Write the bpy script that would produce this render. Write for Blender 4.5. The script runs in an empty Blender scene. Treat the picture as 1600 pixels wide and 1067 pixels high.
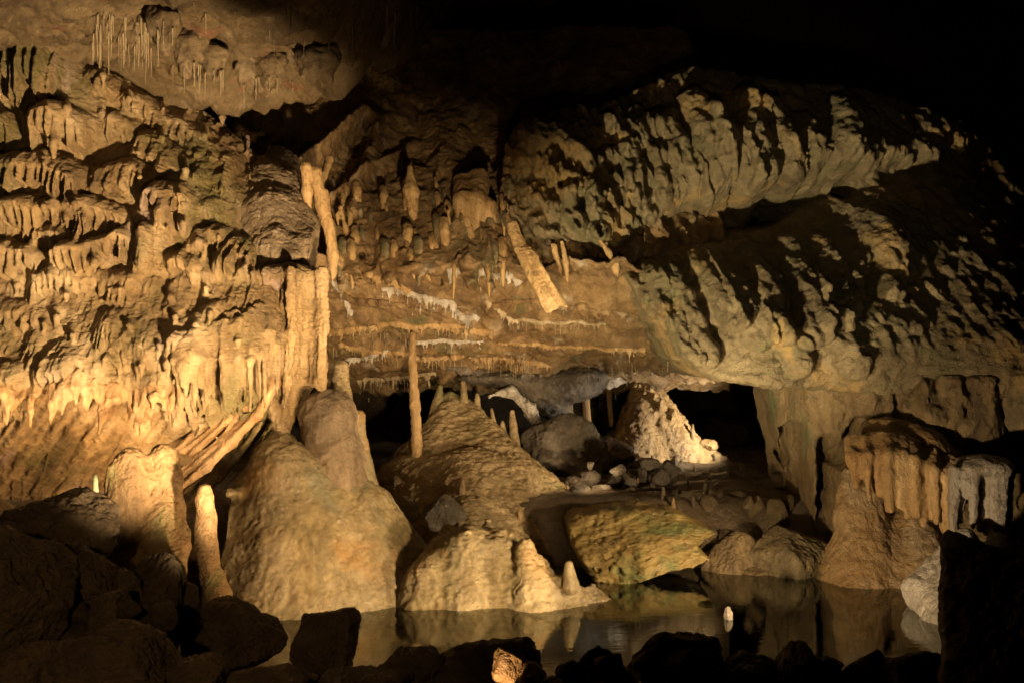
import bpy, math, random
import numpy as np
import openvdb
from mathutils import Vector
from mathutils.bvhtree import BVHTree

# ---------------------------------------------------------------- camera model
F = 1570.0            # focal length in photo pixels (photo is 1600 x 1067)
CAM_Z = 2.0           # camera stands 2 m above the pool surface (z = 0)
f32 = np.float32

def P(px, py, d):
    """a point d metres in front of the camera that the photo shows at px, py"""
    return np.array([(px - 800.0) / F * d, d, CAM_Z - (py - 533.5) / F * d])

# ---------------------------------------------------------------- noise
_rng = np.random.RandomState(7)
_perm = np.concatenate([_rng.permutation(256)] * 3).astype(np.int32)
_g = _rng.normal(size=(256, 3)); _g /= np.linalg.norm(_g, axis=1)[:, None]
_grad = _g.astype(f32)

def perlin(p, seed=0):
    p = np.asarray(p, f32) + f32(seed * 17.31)
    i = np.floor(p).astype(np.int32); f = p - i
    u = f * f * f * (f * (f * 6 - 15) + 10)
    i &= 255
    x0, y0, z0 = i[:, 0], i[:, 1], i[:, 2]
    out = 0
    for dx in (0, 1):
        wx = u[:, 0] if dx else 1 - u[:, 0]
        a = _perm[(x0 + dx) & 255]
        for dy in (0, 1):
            wy = u[:, 1] if dy else 1 - u[:, 1]
            b = _perm[a + ((y0 + dy) & 255)]
            for dz in (0, 1):
                wz = u[:, 2] if dz else 1 - u[:, 2]
                g = _grad[_perm[b + ((z0 + dz) & 255)]]
                d = g[:, 0] * (f[:, 0] - dx) + g[:, 1] * (f[:, 1] - dy) + g[:, 2] * (f[:, 2] - dz)
                out = out + d * wx * wy * wz
    return out * 1.4

def fbm(p, octaves=4, seed=0, gain=0.5, ridged=False):
    p = np.asarray(p, f32); a = 1.0; s = 0; t = 0
    for o in range(octaves):
        n = perlin(p * (2.03 ** o), seed + o * 3)
        if ridged: n = 1 - 2 * np.abs(n)
        s = s + a * n; t += a; a *= gain
    return s / t

def voronoi(p, seed=0):
    """distance to the nearest jittered cell point, and the second nearest"""
    p = np.asarray(p, f32) + f32(seed * 9.7)
    i = np.floor(p).astype(np.int32); f = p - i
    f1 = np.full(len(p), 9, f32); f2 = f1.copy()
    for dx in (-1, 0, 1):
        a = _perm[(i[:, 0] + dx) & 255]
        for dy in (-1, 0, 1):
            b = _perm[a + ((i[:, 1] + dy) & 255)]
            for dz in (-1, 0, 1):
                h = _perm[b + ((i[:, 2] + dz) & 255)]
                j = _grad[h] * 0.42 + 0.5
                d = (dx + j[:, 0] - f[:, 0]) ** 2 + (dy + j[:, 1] - f[:, 1]) ** 2 + (dz + j[:, 2] - f[:, 2]) ** 2
                m = d < f1
                f2 = np.where(m, f1, np.minimum(f2, d)); f1 = np.where(m, d, f1)
    return np.sqrt(f1), np.sqrt(f2)

def n1(x, freq, seed=0, octaves=1):
    x = np.atleast_1d(np.asarray(x, f32)); sh = x.shape; x = x.ravel()
    q = np.stack([x * freq, np.full_like(x, .37 + seed * 1.7), np.full_like(x, .71)], 1)
    return fbm(q, octaves, seed).reshape(sh)

def n2(x, z, fx, fz, seed=0, octaves=3, ridged=False):
    x, z = np.broadcast_arrays(x, z)
    q = np.stack([x.ravel() * fx, np.full(x.size, .37 + seed * 1.3), z.ravel() * fz], 1)
    return fbm(q, octaves, seed, ridged=ridged).reshape(x.shape).astype(f32)

def v2(x, z, fx, fz, seed=0):
    x, z = np.broadcast_arrays(x, z)
    q = np.stack([x.ravel() * fx, np.full(x.size, .5), z.ravel() * fz], 1)
    a, b = voronoi(q, seed)
    return a.reshape(x.shape), b.reshape(x.shape)

def sstep(a, b, x):
    t = np.clip((x - a) / (b - a), 0, 1)
    return t * t * (3 - 2 * t)

def smin(a, b, k):
    h = np.maximum(k - np.abs(a - b), 0) / k
    return np.minimum(a, b) - h * h * k * 0.25

def smax(a, b, k): return -smin(-a, -b, k)

# ---------------------------------------------------------------- scattered depth readings -> smooth surface
class TPS:
    def __init__(s, pts, vals, reg=1e-4):
        pts = np.asarray(pts, float); s.p = pts; n = len(pts)
        s.c = pts.mean(0); s.s = pts.std() + 1e-9
        q = (pts - s.c) / s.s; s.q = q
        r = np.linalg.norm(q[:, None] - q[None], axis=2)
        K = s.k(r) + reg * np.eye(n)
        A = np.zeros((n + 3, n + 3)); A[:n, :n] = K
        A[:n, n] = 1; A[:n, n + 1:] = q; A[n, :n] = 1; A[n + 1:, :n] = q.T
        s.w = np.linalg.solve(A, np.concatenate([vals, [0, 0, 0]]))
    @staticmethod
    def k(r): return np.where(r > 0, r * r * np.log(r + 1e-9), 0)
    def __call__(s, x, y):
        x, y = np.broadcast_arrays(np.asarray(x, float), np.asarray(y, float))
        X = (x - s.c[0]) / s.s; Y = (y - s.c[1]) / s.s
        o = s.w[-3] + s.w[-2] * X + s.w[-1] * Y
        for (a, b), w in zip(s.q, s.w):
            o = o + w * s.k(np.hypot(X - a, Y - b))
        return o

class Depth:
    """depth readings (px, py, metres): .at() turns a pixel into a point, .f(x, z) gives the front of the rock"""
    def __init__(s, rows, reg=1e-3):
        r = np.array(rows, float)
        s.img = TPS(r[:, :2], r[:, 2], reg)
        w = np.array([P(*q) for q in rows])
        s.wor = TPS(w[:, [0, 2]], r[:, 2], reg)
    def at(s, px, py, dd=0.0):
        return P(px, py, float(s.img(px, py)) + dd)
    def f(s, x, z): return s.wor(x, z).astype(f32)
    def xz(s, pts):
        return np.array([s.at(*p)[[0, 2]] for p in pts])

def poly_sd(x, z, poly):
    """signed distance to a polygon (negative inside) on broadcast arrays"""
    x, z = np.broadcast_arrays(x, z)
    d = np.full(x.shape, 1e9, f32); ins = np.zeros(x.shape, bool)
    n = len(poly)
    for i in range(n):
        a = poly[i]; b = poly[(i + 1) % n]; e = b - a
        wx = x - a[0]; wz = z - a[1]
        t = np.clip((wx * e[0] + wz * e[1]) / (e @ e + 1e-12), 0, 1)
        d = np.minimum(d, (wx - e[0] * t) ** 2 + (wz - e[1] * t) ** 2)
        c = ((a[1] <= z) & (b[1] > z)) | ((b[1] <= z) & (a[1] > z))
        xi = a[0] + (z - a[1]) / (e[1] if abs(e[1]) > 1e-9 else 1e-9) * e[0]
        ins ^= c & (x < xi)
    d = np.sqrt(d)
    return np.where(ins, -d, d).astype(f32)

# ---------------------------------------------------------------- sculpting volume
class Vol:
    def __init__(s, lo, hi, h):
        s.lo = np.array(lo, float); s.h = h
        s.n = np.maximum(np.ceil((np.array(hi) - s.lo) / h).astype(int) + 1, 4)
        s.ax = [(s.lo[i] + h * np.arange(s.n[i])).astype(f32) for i in range(3)]
        s.X = s.ax[0][:, None, None]; s.Y = s.ax[1][None, :, None]; s.Z = s.ax[2][None, None, :]
        s.D = np.full(s.n, 0.5, f32)
    def xz(s): return s.ax[0][:, None], s.ax[2][None, :]
    def _sl(s, lo, hi):
        a = np.clip(np.floor((np.array(lo) - s.lo) / s.h).astype(int), 0, s.n)
        b = np.clip(np.ceil((np.array(hi) - s.lo) / s.h).astype(int) + 1, 0, s.n)
        return tuple(slice(i, j) for i, j in zip(a, b))
    def _put(s, sl, d, k, cut=False):
        if cut: s.D[sl] = smax(s.D[sl], -d, k)
        else: s.D[sl] = smin(s.D[sl], d, k)
    def cone(s, a, b, ra, rb, k=.05, cut=False, sq=1.0):
        a = np.asarray(a, float); b = np.asarray(b, float); R = max(ra, rb) + k + .03
        sl = s._sl(np.minimum(a, b) - R, np.maximum(a, b) + R)
        if any(q.stop <= q.start for q in sl): return
        X, Y, Z = s.X[sl[0]], s.Y[:, sl[1]], s.Z[:, :, sl[2]]
        e = b - a
        t = np.clip(((X - a[0]) * e[0] + (Y - a[1]) * e[1] + (Z - a[2]) * e[2]) / (e @ e + 1e-9), 0, 1)
        d = np.sqrt((X - a[0] - t * e[0]) ** 2 + ((Y - a[1] - t * e[1]) * sq) ** 2 + (Z - a[2] - t * e[2]) ** 2) - (ra + (rb - ra) * t)
        s._put(sl, d.astype(f32), k, cut)
    def ell(s, c, r, k=.05, cut=False):
        c = np.asarray(c, float); r = np.asarray(r, float)
        sl = s._sl(c - r - k - .03, c + r + k + .03)
        if any(q.stop <= q.start for q in sl): return
        q = np.sqrt(((s.X[sl[0]] - c[0]) / r[0]) ** 2 + ((s.Y[:, sl[1]] - c[1]) / r[1]) ** 2 + ((s.Z[:, :, sl[2]] - c[2]) / r[2]) ** 2)
        d = (q - 1) * min(r) * (0.5 + 0.5 * np.minimum(q, 1.5))
        s._put(sl, d.astype(f32), k, cut)
    def chain(s, pts, rads, k=.05, sq=1.0):
        for i in range(len(pts) - 1): s.cone(pts[i], pts[i + 1], rads[i], rads[i + 1], k, sq=sq)
    def add(s, d, k=.05): s.D = smin(s.D, d.astype(f32), k)
    def mesh(s):
        for i in range(3):      # close the volume at its walls
            q = [slice(None)] * 3
            for e in (0, -1):
                q[i] = e; s.D[tuple(q)] = np.maximum(s.D[tuple(q)], s.h)
        g = openvdb.FloatGrid(0.5); g.copyFromArray(np.clip(s.D, -.5, .5))
        v, t, q = g.convertToPolygons(0.0, 0.0)
        v = v.astype(f32) * f32(s.h) + s.lo.astype(f32)
        s.D = None
        return v, q[:, ::-1].copy() if len(q) else q, t[:, ::-1].copy() if len(t) else t

def vnormals(v, q, t):
    n = np.zeros_like(v)
    if len(q):
        fn = np.cross(v[q[:, 2]] - v[q[:, 0]], v[q[:, 3]] - v[q[:, 1]])
        for i in range(4):
            for c in range(3): n[:, c] += np.bincount(q[:, i], fn[:, c], len(v))
    if len(t):
        fn = np.cross(v[t[:, 1]] - v[t[:, 0]], v[t[:, 2]] - v[t[:, 0]])
        for i in range(3):
            for c in range(3): n[:, c] += np.bincount(t[:, i], fn[:, c], len(v))
    return n / (np.linalg.norm(n, axis=1)[:, None] + 1e-12)

# surface detail: displacement in metres along the normal
def detail(v, n, kind, amp=1.0, seed=0):
    d = 0
    wp = lambda fr, am: v + am * np.stack([fbm(v * fr, 2, seed), fbm(v * fr, 2, seed + 5), fbm(v * fr, 2, seed + 9)], 1)
    if kind == 'flow':        # smooth calcite: soft lumps and small sagging rimstone ripples
        w = wp(5, .05); c, _ = voronoi(w * np.array([15, 15, 11], f32), seed)
        d = .03 * fbm(v * 4.5, 3, seed) + .014 * fbm(w * np.array([11, 11, 30], f32), 3, seed + 2, ridged=True) + .016 * (.6 - c) + .006 * fbm(w * 40, 2, seed + 4)
    elif kind == 'rough':
        d = .06 * fbm(v * 3.0, 5, seed, .58) + .03 * fbm(v * 8.0, 4, seed + 3, .6, ridged=True)
    elif kind == 'nodule':
        w = wp(4, .06); a, b = voronoi(w * 9, seed); c, _ = voronoi(w * 21, seed + 4)
        d = .045 * (.6 - a) + .02 * (.6 - c) + .03 * fbm(v * 3, 4, seed)
    elif kind == 'shingle':   # overlapping drip scales that step downhill
        w = wp(6, .05); a, b = voronoi(w * np.array([7, 7, 12], f32), seed); c, _ = voronoi(w * np.array([15, 15, 28], f32), seed + 2)
        d = .045 * (.55 - a) + .02 * (.55 - c) + .025 * fbm(w * np.array([6, 6, 16], f32), 3, seed + 3, ridged=True) + .01 * fbm(v * 25, 2, seed)
    elif kind == 'soft':
        w = wp(7, .04); d = .024 * fbm(v * 5, 3, seed) + .008 * fbm(w * np.array([16, 16, 30], f32), 3, seed + 2, ridged=True) + .005 * fbm(v * 34, 2, seed + 2) + .016 * fbm(w * np.array([9, 9, 1.8], f32), 3, seed + 7, ridged=True)
    return n * (d * amp)[:, None] if not np.isscalar(d) else 0

# ---------------------------------------------------------------- objects
COL = bpy.context.scene.collection
BVH_SRC = []     # rock surfaces straws may hang from

def raw_mesh(name, v, q, t=()):
    me = bpy.data.meshes.new(name)
    nq, nt = len(q), len(t)
    me.vertices.add(len(v)); me.vertices.foreach_set('co', np.ascontiguousarray(v, f32).ravel())
    li = np.concatenate([np.asarray(q, np.int32).ravel() if nq else np.zeros(0, np.int32), np.asarray(t, np.int32).ravel() if nt else np.zeros(0, np.int32)])
    me.loops.add(len(li)); me.loops.foreach_set('vertex_index', li)
    me.polygons.add(nq + nt)
    me.polygons.foreach_set('loop_start', np.concatenate([np.arange(nq) * 4, nq * 4 + np.arange(nt) * 3]).astype(np.int32))
    me.polygons.foreach_set('use_smooth', np.ones(nq + nt, bool))
    me.update(calc_edges=True); me.validate()
    return me

def put(name, v, q, t, mat, label=None, cat=None, group=None, kind=None, parent=None, bvh=False):
    v = np.asarray(v, f32)
    if bvh: BVH_SRC.append((v, q, t))
    if parent is None: o0 = np.array([(v[:, 0].min() + v[:, 0].max()) / 2, (v[:, 1].min() + v[:, 1].max()) / 2, v[:, 2].min()], f32)
    else: o0 = np.array(parent.location, f32)
    me = raw_mesh(name, v - o0, q, t); me.materials.append(mat)
    o = bpy.data.objects.new(name, me); COL.objects.link(o)
    if parent is None: o.location = [float(c) for c in o0]
    else: o.parent = parent
    tag(o, label, cat, group, kind)
    return o

def tag(o, label=None, cat=None, group=None, kind=None):
    if label: o['label'] = label
    if cat: o['category'] = cat
    if group: o['group'] = group
    if kind: o['kind'] = kind
    return o

def sculpt(name, vol, mat, dk='flow', amp=1.0, seed=0, **kw):
    v, q, t = vol.mesh()
    n = vnormals(v, q, t)
    v = v + detail(v, n, dk, amp, seed)
    return put(name, v, q, t, mat, **kw)

def bounds(prims, pad):
    lo = np.full(3, 1e9); hi = -lo
    for p in prims:
        if p[0] == 'c':
            for c, r in ((p[1], p[3]), (p[2], p[4])):
                lo = np.minimum(lo, np.array(c) - r); hi = np.maximum(hi, np.array(c) + r)
        else:
            lo = np.minimum(lo, np.array(p[1]) - p[2]); hi = np.maximum(hi, np.array(p[1]) + p[2])
    return lo - pad, hi + pad

def blob(name, prims, h, k, mat, floor=None, **kw):
    """one continuous rock grown from tapered rods ('c', a, b, ra, rb) and ellipsoids ('e', centre, radii)"""
    lo, hi = bounds(prims, k * .5 + .08)
    if floor is not None: lo[2] = max(lo[2], floor)
    vol = Vol(lo, hi, h)
    for p in prims:
        if p[0] == 'c': vol.cone(p[1], p[2], p[3], p[4], p[5] if len(p) > 5 else k)
        else: vol.ell(p[1], p[2], p[3] if len(p) > 3 else k)
    return sculpt(name, vol, mat, **kw)

# ---- boulders: a cut polyhedron with softened edges
_ico = {}
def ico(sub):
    if sub in _ico: return _ico[sub]
    import bmesh
    bm = bmesh.new(); bmesh.ops.create_icosphere(bm, subdivisions=sub, radius=1)
    v = np.array([x.co[:] for x in bm.verts], f32); f = np.array([[w.index for w in x.verts] for x in bm.faces], np.int32)
    bm.free(); _ico[sub] = (v, f); return v, f

def boulder_mesh(c, r, seed, planes=11, soft=60, sub=6, rough=1.0, kind='rough'):
    u, f = ico(sub); rs = np.random.RandomState(seed)
    nn = rs.normal(size=(planes, 3)); nn /= np.linalg.norm(nn, axis=1)[:, None]
    ax = np.concatenate([np.eye(3), -np.eye(3)]) + rs.normal(size=(6, 3)) * .5; ax /= np.linalg.norm(ax, axis=1)[:, None]
    nn = np.concatenate([nn, ax]); dd = np.concatenate([rs.uniform(.62, .98, planes), rs.uniform(.72, .95, 6)]); planes += 6
    inv = np.maximum(u @ nn.T, 1e-3) / dd
    rad = 1.0 / (np.mean(inv ** soft, 1) * 1.0 + 1e-6) ** (1 / soft) * (1 / planes) ** (1 / soft)
    rad = np.minimum(rad, 1.25)
    v = u * rad[:, None] * np.asarray(r, f32)
    v = v + np.asarray(c, f32)
    n = vnormals(v, np.zeros((0, 4), int), f)
    s = float(np.mean(r))
    q = (v - np.asarray(c, f32)) / s
    v = v + n * (s * rough * (.09 * fbm(q * 2.1, 5, seed % 50, .58) + .05 * fbm(q * 5.5, 4, seed % 50 + 3, .55, ridged=True)))[:, None]
    return v, f

def boulder(name, c, r, seed, mat, label, cat='boulder', group=None, bvh=False, **kw):
    v, f = boulder_mesh(c, r, seed, **kw)
    return put(name, v, np.zeros((0, 4), int), f, mat, label, cat, group, bvh=bvh)

def grid_quads(a, b):
    i = np.arange(a - 1)[:, None] * b + np.arange(b - 1)[None]
    return np.stack([i, i + b, i + b + 1, i + 1], -1).reshape(-1, 4)

def tube(pts, rads, seg=14, sub=10, seed=0, wob=.06, rings=0.0):
    """tapered round rod through pts with uneven rings; closed ends"""
    pts = np.array(pts, float); n = len(pts)
    T = np.linspace(0, n - 1, (n - 1) * sub + 1)
    cx = np.stack([np.interp(T, np.arange(n), pts[:, i]) for i in range(3)], 1)
    ker = np.ones(5) / 5
    if len(cx) > 12:
        pad = np.concatenate([cx[:1].repeat(2, 0), cx, cx[-1:].repeat(2, 0)])
        sm = np.stack([np.convolve(pad[:, i], ker, 'valid') for i in range(3)], 1); sm[0] = cx[0]; sm[-1] = cx[-1]; cx = sm
    R = np.interp(T, np.arange(n), rads)
    R = R * (1 + rings * n1(T, 2.3, seed, 2) + rings * .6 * n1(T, 7.1, seed + 3, 1))
    tan = np.gradient(cx, axis=0); tan /= np.linalg.norm(tan, axis=1)[:, None] + 1e-9
    ref = np.array([0.0, 1, 0]); A = np.cross(tan, ref); A /= np.linalg.norm(A, axis=1)[:, None] + 1e-9
    B = np.cross(tan, A)
    th = np.linspace(0, 2 * np.pi, seg, endpoint=False)
    m = len(cx)
    dirs = A[:, None] * np.cos(th)[None, :, None] + B[:, None] * np.sin(th)[None, :, None]
    q = cx[:, None] + dirs * R[:, None, None]
    w = perlin((q.reshape(-1, 3) * (1.2 / max(R.max(), .004))).astype(f32), seed).reshape(m, seg)
    q = cx[:, None] + dirs * (R[:, None] * (1 + wob * w))[..., None]
    v = np.concatenate([q.reshape(-1, 3), cx[:1] - tan[:1] * R[0] * .35, cx[-1:] + tan[-1:] * R[-1] * .6])
    i = np.arange(m - 1)[:, None] * seg; j = np.arange(seg)[None]; k = (j + 1) % seg
    quads = np.stack([i + j, i + seg + j, i + seg + k, i + k], -1).reshape(-1, 4)
    j = np.arange(seg); k = (j + 1) % seg
    t = np.concatenate([np.stack([np.full(seg, m * seg), j, k], 1), np.stack([np.full(seg, m * seg + 1), (m - 1) * seg + k, (m - 1) * seg + j], 1)])
    return v, quads, t
# ---------------------------------------------------------------- materials
def rock_mat(name, c1, c2, c3, scale=1.6, streak=1.0, rough=(.32, .62), bumps=((38, .35, 1.0), (120, .25, 1.0)), patch=None, patch2=None, spec=.5, bdist=.02, wet=.0):
    """calcite / limestone: three tones mixed by noise, optional tinted patches, wet uneven gloss, fine relief"""
    m = bpy.data.materials.new(name); m.use_nodes = True
    nt = m.node_tree; N = nt.nodes; L = nt.links
    bs = N['Principled BSDF']
    tc = N.new('ShaderNodeTexCoord')
    def mapped(sx, sz):
        mp = N.new('ShaderNodeMapping'); mp.inputs['Scale'].default_value = (sx, sx, sz)
        L.new(tc.outputs['Object'], mp.inputs['Vector']); return mp.outputs['Vector']
    def noise(vec, sc, det=6, ro=.6, dist=.0):
        n = N.new('ShaderNodeTexNoise'); n.inputs['Scale'].default_value = sc; n.inputs['Detail'].default_value = det
        n.inputs['Roughness'].default_value = ro; n.inputs['Distortion'].default_value = dist
        L.new(vec, n.inputs['Vector']); return n.outputs['Fac']
    def ramp(fac, stops):
        r = N.new('ShaderNodeValToRGB'); e = r.color_ramp.elements
        e[0].position, e[0].color = stops[0][0], (*stops[0][1], 1)
        e[1].position, e[1].color = stops[-1][0], (*stops[-1][1], 1)
        for p, c in stops[1:-1]:
            x = e.new(p); x.color = (*c, 1)
        L.new(fac, r.inputs['Fac']); return r.outputs['Color']
    def mix(f, a, b):
        x = N.new('ShaderNodeMix'); x.data_type = 'RGBA'
        L.new(f, x.inputs['Factor']); L.new(a, x.inputs['A']); L.new(b, x.inputs['B']); return x.outputs['Result']
    def flat(c):
        x = N.new('ShaderNodeRGB'); x.outputs[0].default_value = (*c, 1); return x.outputs[0]
    va = mapped(1, streak)
    col = ramp(noise(va, scale, 8, .62, .6), [(.33, c1), (.5, c2), (.68, c3)])
    fine = ramp(noise(va, scale * 9, 5, .6), [(.3, (.62, .6, .56)), (.62, (1, 1, 1))])
    mu = N.new('ShaderNodeMix'); mu.data_type = 'RGBA'; mu.blend_type = 'MULTIPLY'; mu.inputs['Factor'].default_value = .75
    L.new(col, mu.inputs['A']); L.new(fine, mu.inputs['B']); col = mu.outputs['Result']
    if streak < .8:       # mineral streaks that run down the flow
        st = ramp(noise(mapped(1, .10), 9, 5, .6, .3), [(.30, (.62, .55, .46)), (.5, (.98, .97, .95)), (.66, (1.22, 1.2, 1.16))])
        m2 = N.new('ShaderNodeMix'); m2.data_type = 'RGBA'; m2.blend_type = 'MULTIPLY'; m2.inputs['Factor'].default_value = .8
        L.new(col, m2.inputs['A']); L.new(st, m2.inputs['B']); col = m2.outputs['Result']
    for k, pt in enumerate((patch, patch2)):
        if pt:
            c, sc, lo, hi = pt
            off = N.new('ShaderNodeVectorMath'); off.operation = 'ADD'; off.inputs[1].default_value = (3.1 + 5 * k, 1.7, 4.9 * k)
            L.new(va, off.inputs[0])
            col = mix(ramp(noise(off.outputs[0], sc, 6, .62, .4), [(lo, (0, 0, 0)), (hi, (1, 1, 1))]), col, flat(c))
    L.new(col, bs.inputs['Base Color'])
    rg = N.new('ShaderNodeMapRange'); rg.inputs['From Min'].default_value = .3; rg.inputs['From Max'].default_value = .7
    rg.inputs['To Min'].default_value = rough[0]; rg.inputs['To Max'].default_value = rough[1]
    L.new(noise(mapped(1, 1), 5, 4), rg.inputs['Value']); L.new(rg.outputs[0], bs.inputs['Roughness'])
    bs.inputs['Specular IOR Level'].default_value = spec
    prev = None
    for sc, st, sz in ((bumps[0][0] * .42, .55, bumps[0][2]),) + tuple(bumps):
        b = N.new('ShaderNodeBump'); b.inputs['Strength'].default_value = min(1.0, st * 1.5); b.inputs['Distance'].default_value = bdist * 1.2 if sc > 20 else bdist * 3.0
        L.new(noise(mapped(1, sz), sc, 5, .65, .3), b.inputs['Height'])
        if prev: L.new(prev, b.inputs['Normal'])
        prev = b.outputs['Normal']
    L.new(prev, bs.inputs['Normal'])
    if wet:               # a broken film of water
        bs.inputs['Coat Roughness'].default_value = .2; bs.inputs['Coat IOR'].default_value = 1.6
        cw = N.new('ShaderNodeMapRange'); cw.inputs['From Min'].default_value = .42; cw.inputs['From Max'].default_value = .6; cw.inputs['To Max'].default_value = wet
        L.new(noise(mapped(1, .6), 2.2, 4), cw.inputs['Value']); L.new(cw.outputs[0], bs.inputs['Coat Weight'])
        b = N.new('ShaderNodeBump'); b.inputs['Strength'].default_value = .8; b.inputs['Distance'].default_value = .03
        L.new(noise(mapped(1, 1), 30, 2, .6), b.inputs['Height']); L.new(prev, b.inputs['Normal']); L.new(b.outputs[0], bs.inputs['Coat Normal'])
    return m

GREEN = (.10, .10, .035)
M = {}
M['flow'] = rock_mat('tan_flowstone', (.15, .095, .036), (.34, .225, .10), (.52, .39, .22), 1.7, .55, (.3, .6), ((30, .5, 2.2), (95, .45, 1.6), (260, .3, 1)), patch=((.14, .108, .034), 1.4, .50, .64), patch2=((.34, .24, .19), 1.1, .57, .68), wet=.7)
M['orange'] = rock_mat('orange_flowstone', (.26, .14, .05), (.42, .25, .105), (.54, .36, .19), 2.2, .4, (.25, .5), ((34, .45, .5), (110, .4, .7), (260, .25, 1)), wet=.7)
M['mound'] = rock_mat('wet_olive_flowstone', (.17, .135, .062), (.31, .235, .115), (.38, .30, .165), 1.5, .45, (.15, .36), ((70, .12, 1), (150, .35, 1), (320, .35, 1)), patch=((.17, .165, .10), 1.2, .53, .68), patch2=((.33, .19, .065), 1.5, .55, .67), wet=1.0)
M['greycalc'] = rock_mat('grey_brown_flowstone', (.14, .10, .058), (.24, .175, .105), (.33, .245, .15), 2, .5, (.25, .5), ((60, .5, 1), (160, .4, 1)), wet=.8)
M['stal'] = rock_mat('smooth_orange_stalagmite', (.15, .09, .035), (.25, .155, .065), (.33, .22, .10), 2.4, .5, (.45, .7), ((26, .25, 1), (110, .25, 1), (260, .2, 1)), patch=((.17, .145, .05), 2.5, .55, .68), wet=.2)
M['cone'] = rock_mat('scaly_flowstone_cone', (.23, .165, .075), (.38, .28, .14), (.50, .38, .21), 2, .7, (.3, .55), ((35, .5, 1.5), (120, .4, 1)), patch=((.13, .125, .045), 1.5, .56, .68), wet=.5)
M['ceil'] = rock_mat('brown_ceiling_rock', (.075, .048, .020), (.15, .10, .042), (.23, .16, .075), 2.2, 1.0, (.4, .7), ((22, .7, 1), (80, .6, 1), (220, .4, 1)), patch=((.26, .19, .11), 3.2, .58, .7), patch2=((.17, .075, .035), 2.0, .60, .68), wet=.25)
M['mid'] = rock_mat('ochre_middle_rock', (.12, .07, .028), (.25, .155, .062), (.36, .245, .115), 2.6, .6, (.35, .65), ((24, .6, 1), (80, .5, 1), (220, .3, 1)), patch=((.38, .30, .19), 3.0, .58, .69), patch2=((.13, .115, .045), 1.7, .56, .66), wet=.4)
M['white'] = rock_mat('white_calcite', (.36, .31, .24), (.52, .46, .37), (.66, .60, .51), 4, 1, (.25, .5), ((60, .5, 1), (160, .4, 1)), wet=.6)
M['straw'] = rock_mat('pale_straw_calcite', (.28, .21, .115), (.40, .31, .185), (.54, .45, .30), 9, .3, (.3, .5), ((140, .3, 1),))
M['drape'] = rock_mat('tan_drapery_calcite', (.30, .18, .07), (.44, .29, .125), (.54, .38, .20), 2.5, .3, (.3, .55), ((40, .35, .6), (120, .35, 1), (260, .2, 1)), wet=.3)
M['rwall'] = rock_mat('grey_green_limestone', (.115, .088, .042), (.215, .165, .085), (.31, .245, .135), 2.0, 1.0, (.45, .75), ((24, .6, 1), (85, .5, 1), (220, .3, 1)), patch=((.135, .122, .052), 1.9, .52, .66), patch2=((.37, .24, .085), 1.2, .52, .66))
M['rlow'] = rock_mat('ochre_lower_wall', (.09, .06, .028), (.185, .13, .06), (.27, .20, .10), 2.4, .4, (.4, .65), ((24, .55, .6), (85, .45, 1), (220, .3, 1)), patch=((.085, .095, .04), 2.2, .55, .68))
M['rform'] = rock_mat('brown_grey_flowstone', (.20, .115, .04), (.31, .205, .09), (.37, .30, .20), 1.8, .35, (.3, .55), ((28, .35, .5), (100, .35, 1), (260, .2, 1)), patch=((.28, .17, .065), 1.3, .54, .68), wet=.3)
M['bluish'] = rock_mat('pale_grey_drapery', (.24, .21, .165), (.35, .315, .265), (.44, .41, .36), 2.4, .35, (.3, .5), ((28, .35, .5), (100, .35, 1)), wet=.3)
M['grey'] = rock_mat('grey_boulder_rock', (.07, .056, .038), (.165, .135, .095), (.30, .255, .19), 3.0, 1, (.3, .55), ((26, .7, 1), (90, .55, 1), (220, .3, 1)), wet=.5)
M['gold'] = rock_mat('golden_rippled_rock', (.21, .14, .035), (.34, .235, .07), (.43, .32, .115), 2.2, 2.0, (.25, .5), ((26, .45, 3.0), (90, .45, 2.0)), patch=((.15, .165, .05), 2.2, .52, .66), wet=.8)
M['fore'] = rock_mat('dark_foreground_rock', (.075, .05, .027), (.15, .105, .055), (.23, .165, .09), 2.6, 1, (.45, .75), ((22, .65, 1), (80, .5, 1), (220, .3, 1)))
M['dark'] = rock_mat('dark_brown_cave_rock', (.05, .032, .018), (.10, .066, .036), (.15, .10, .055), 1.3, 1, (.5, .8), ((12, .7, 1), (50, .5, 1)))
M['floor'] = rock_mat('wet_cave_floor', (.07, .05, .028), (.14, .10, .055), (.23, .17, .10), 2.5, 1, (.25, .5), ((18, .6, 1), (70, .55, 1), (200, .4, 1)), wet=.9)
M['teal'] = rock_mat('pale_green_calcite', (.12, .16, .11), (.19, .24, .17), (.27, .31, .23), 5, .4, (.25, .45), ((60, .4, 1),))

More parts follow.
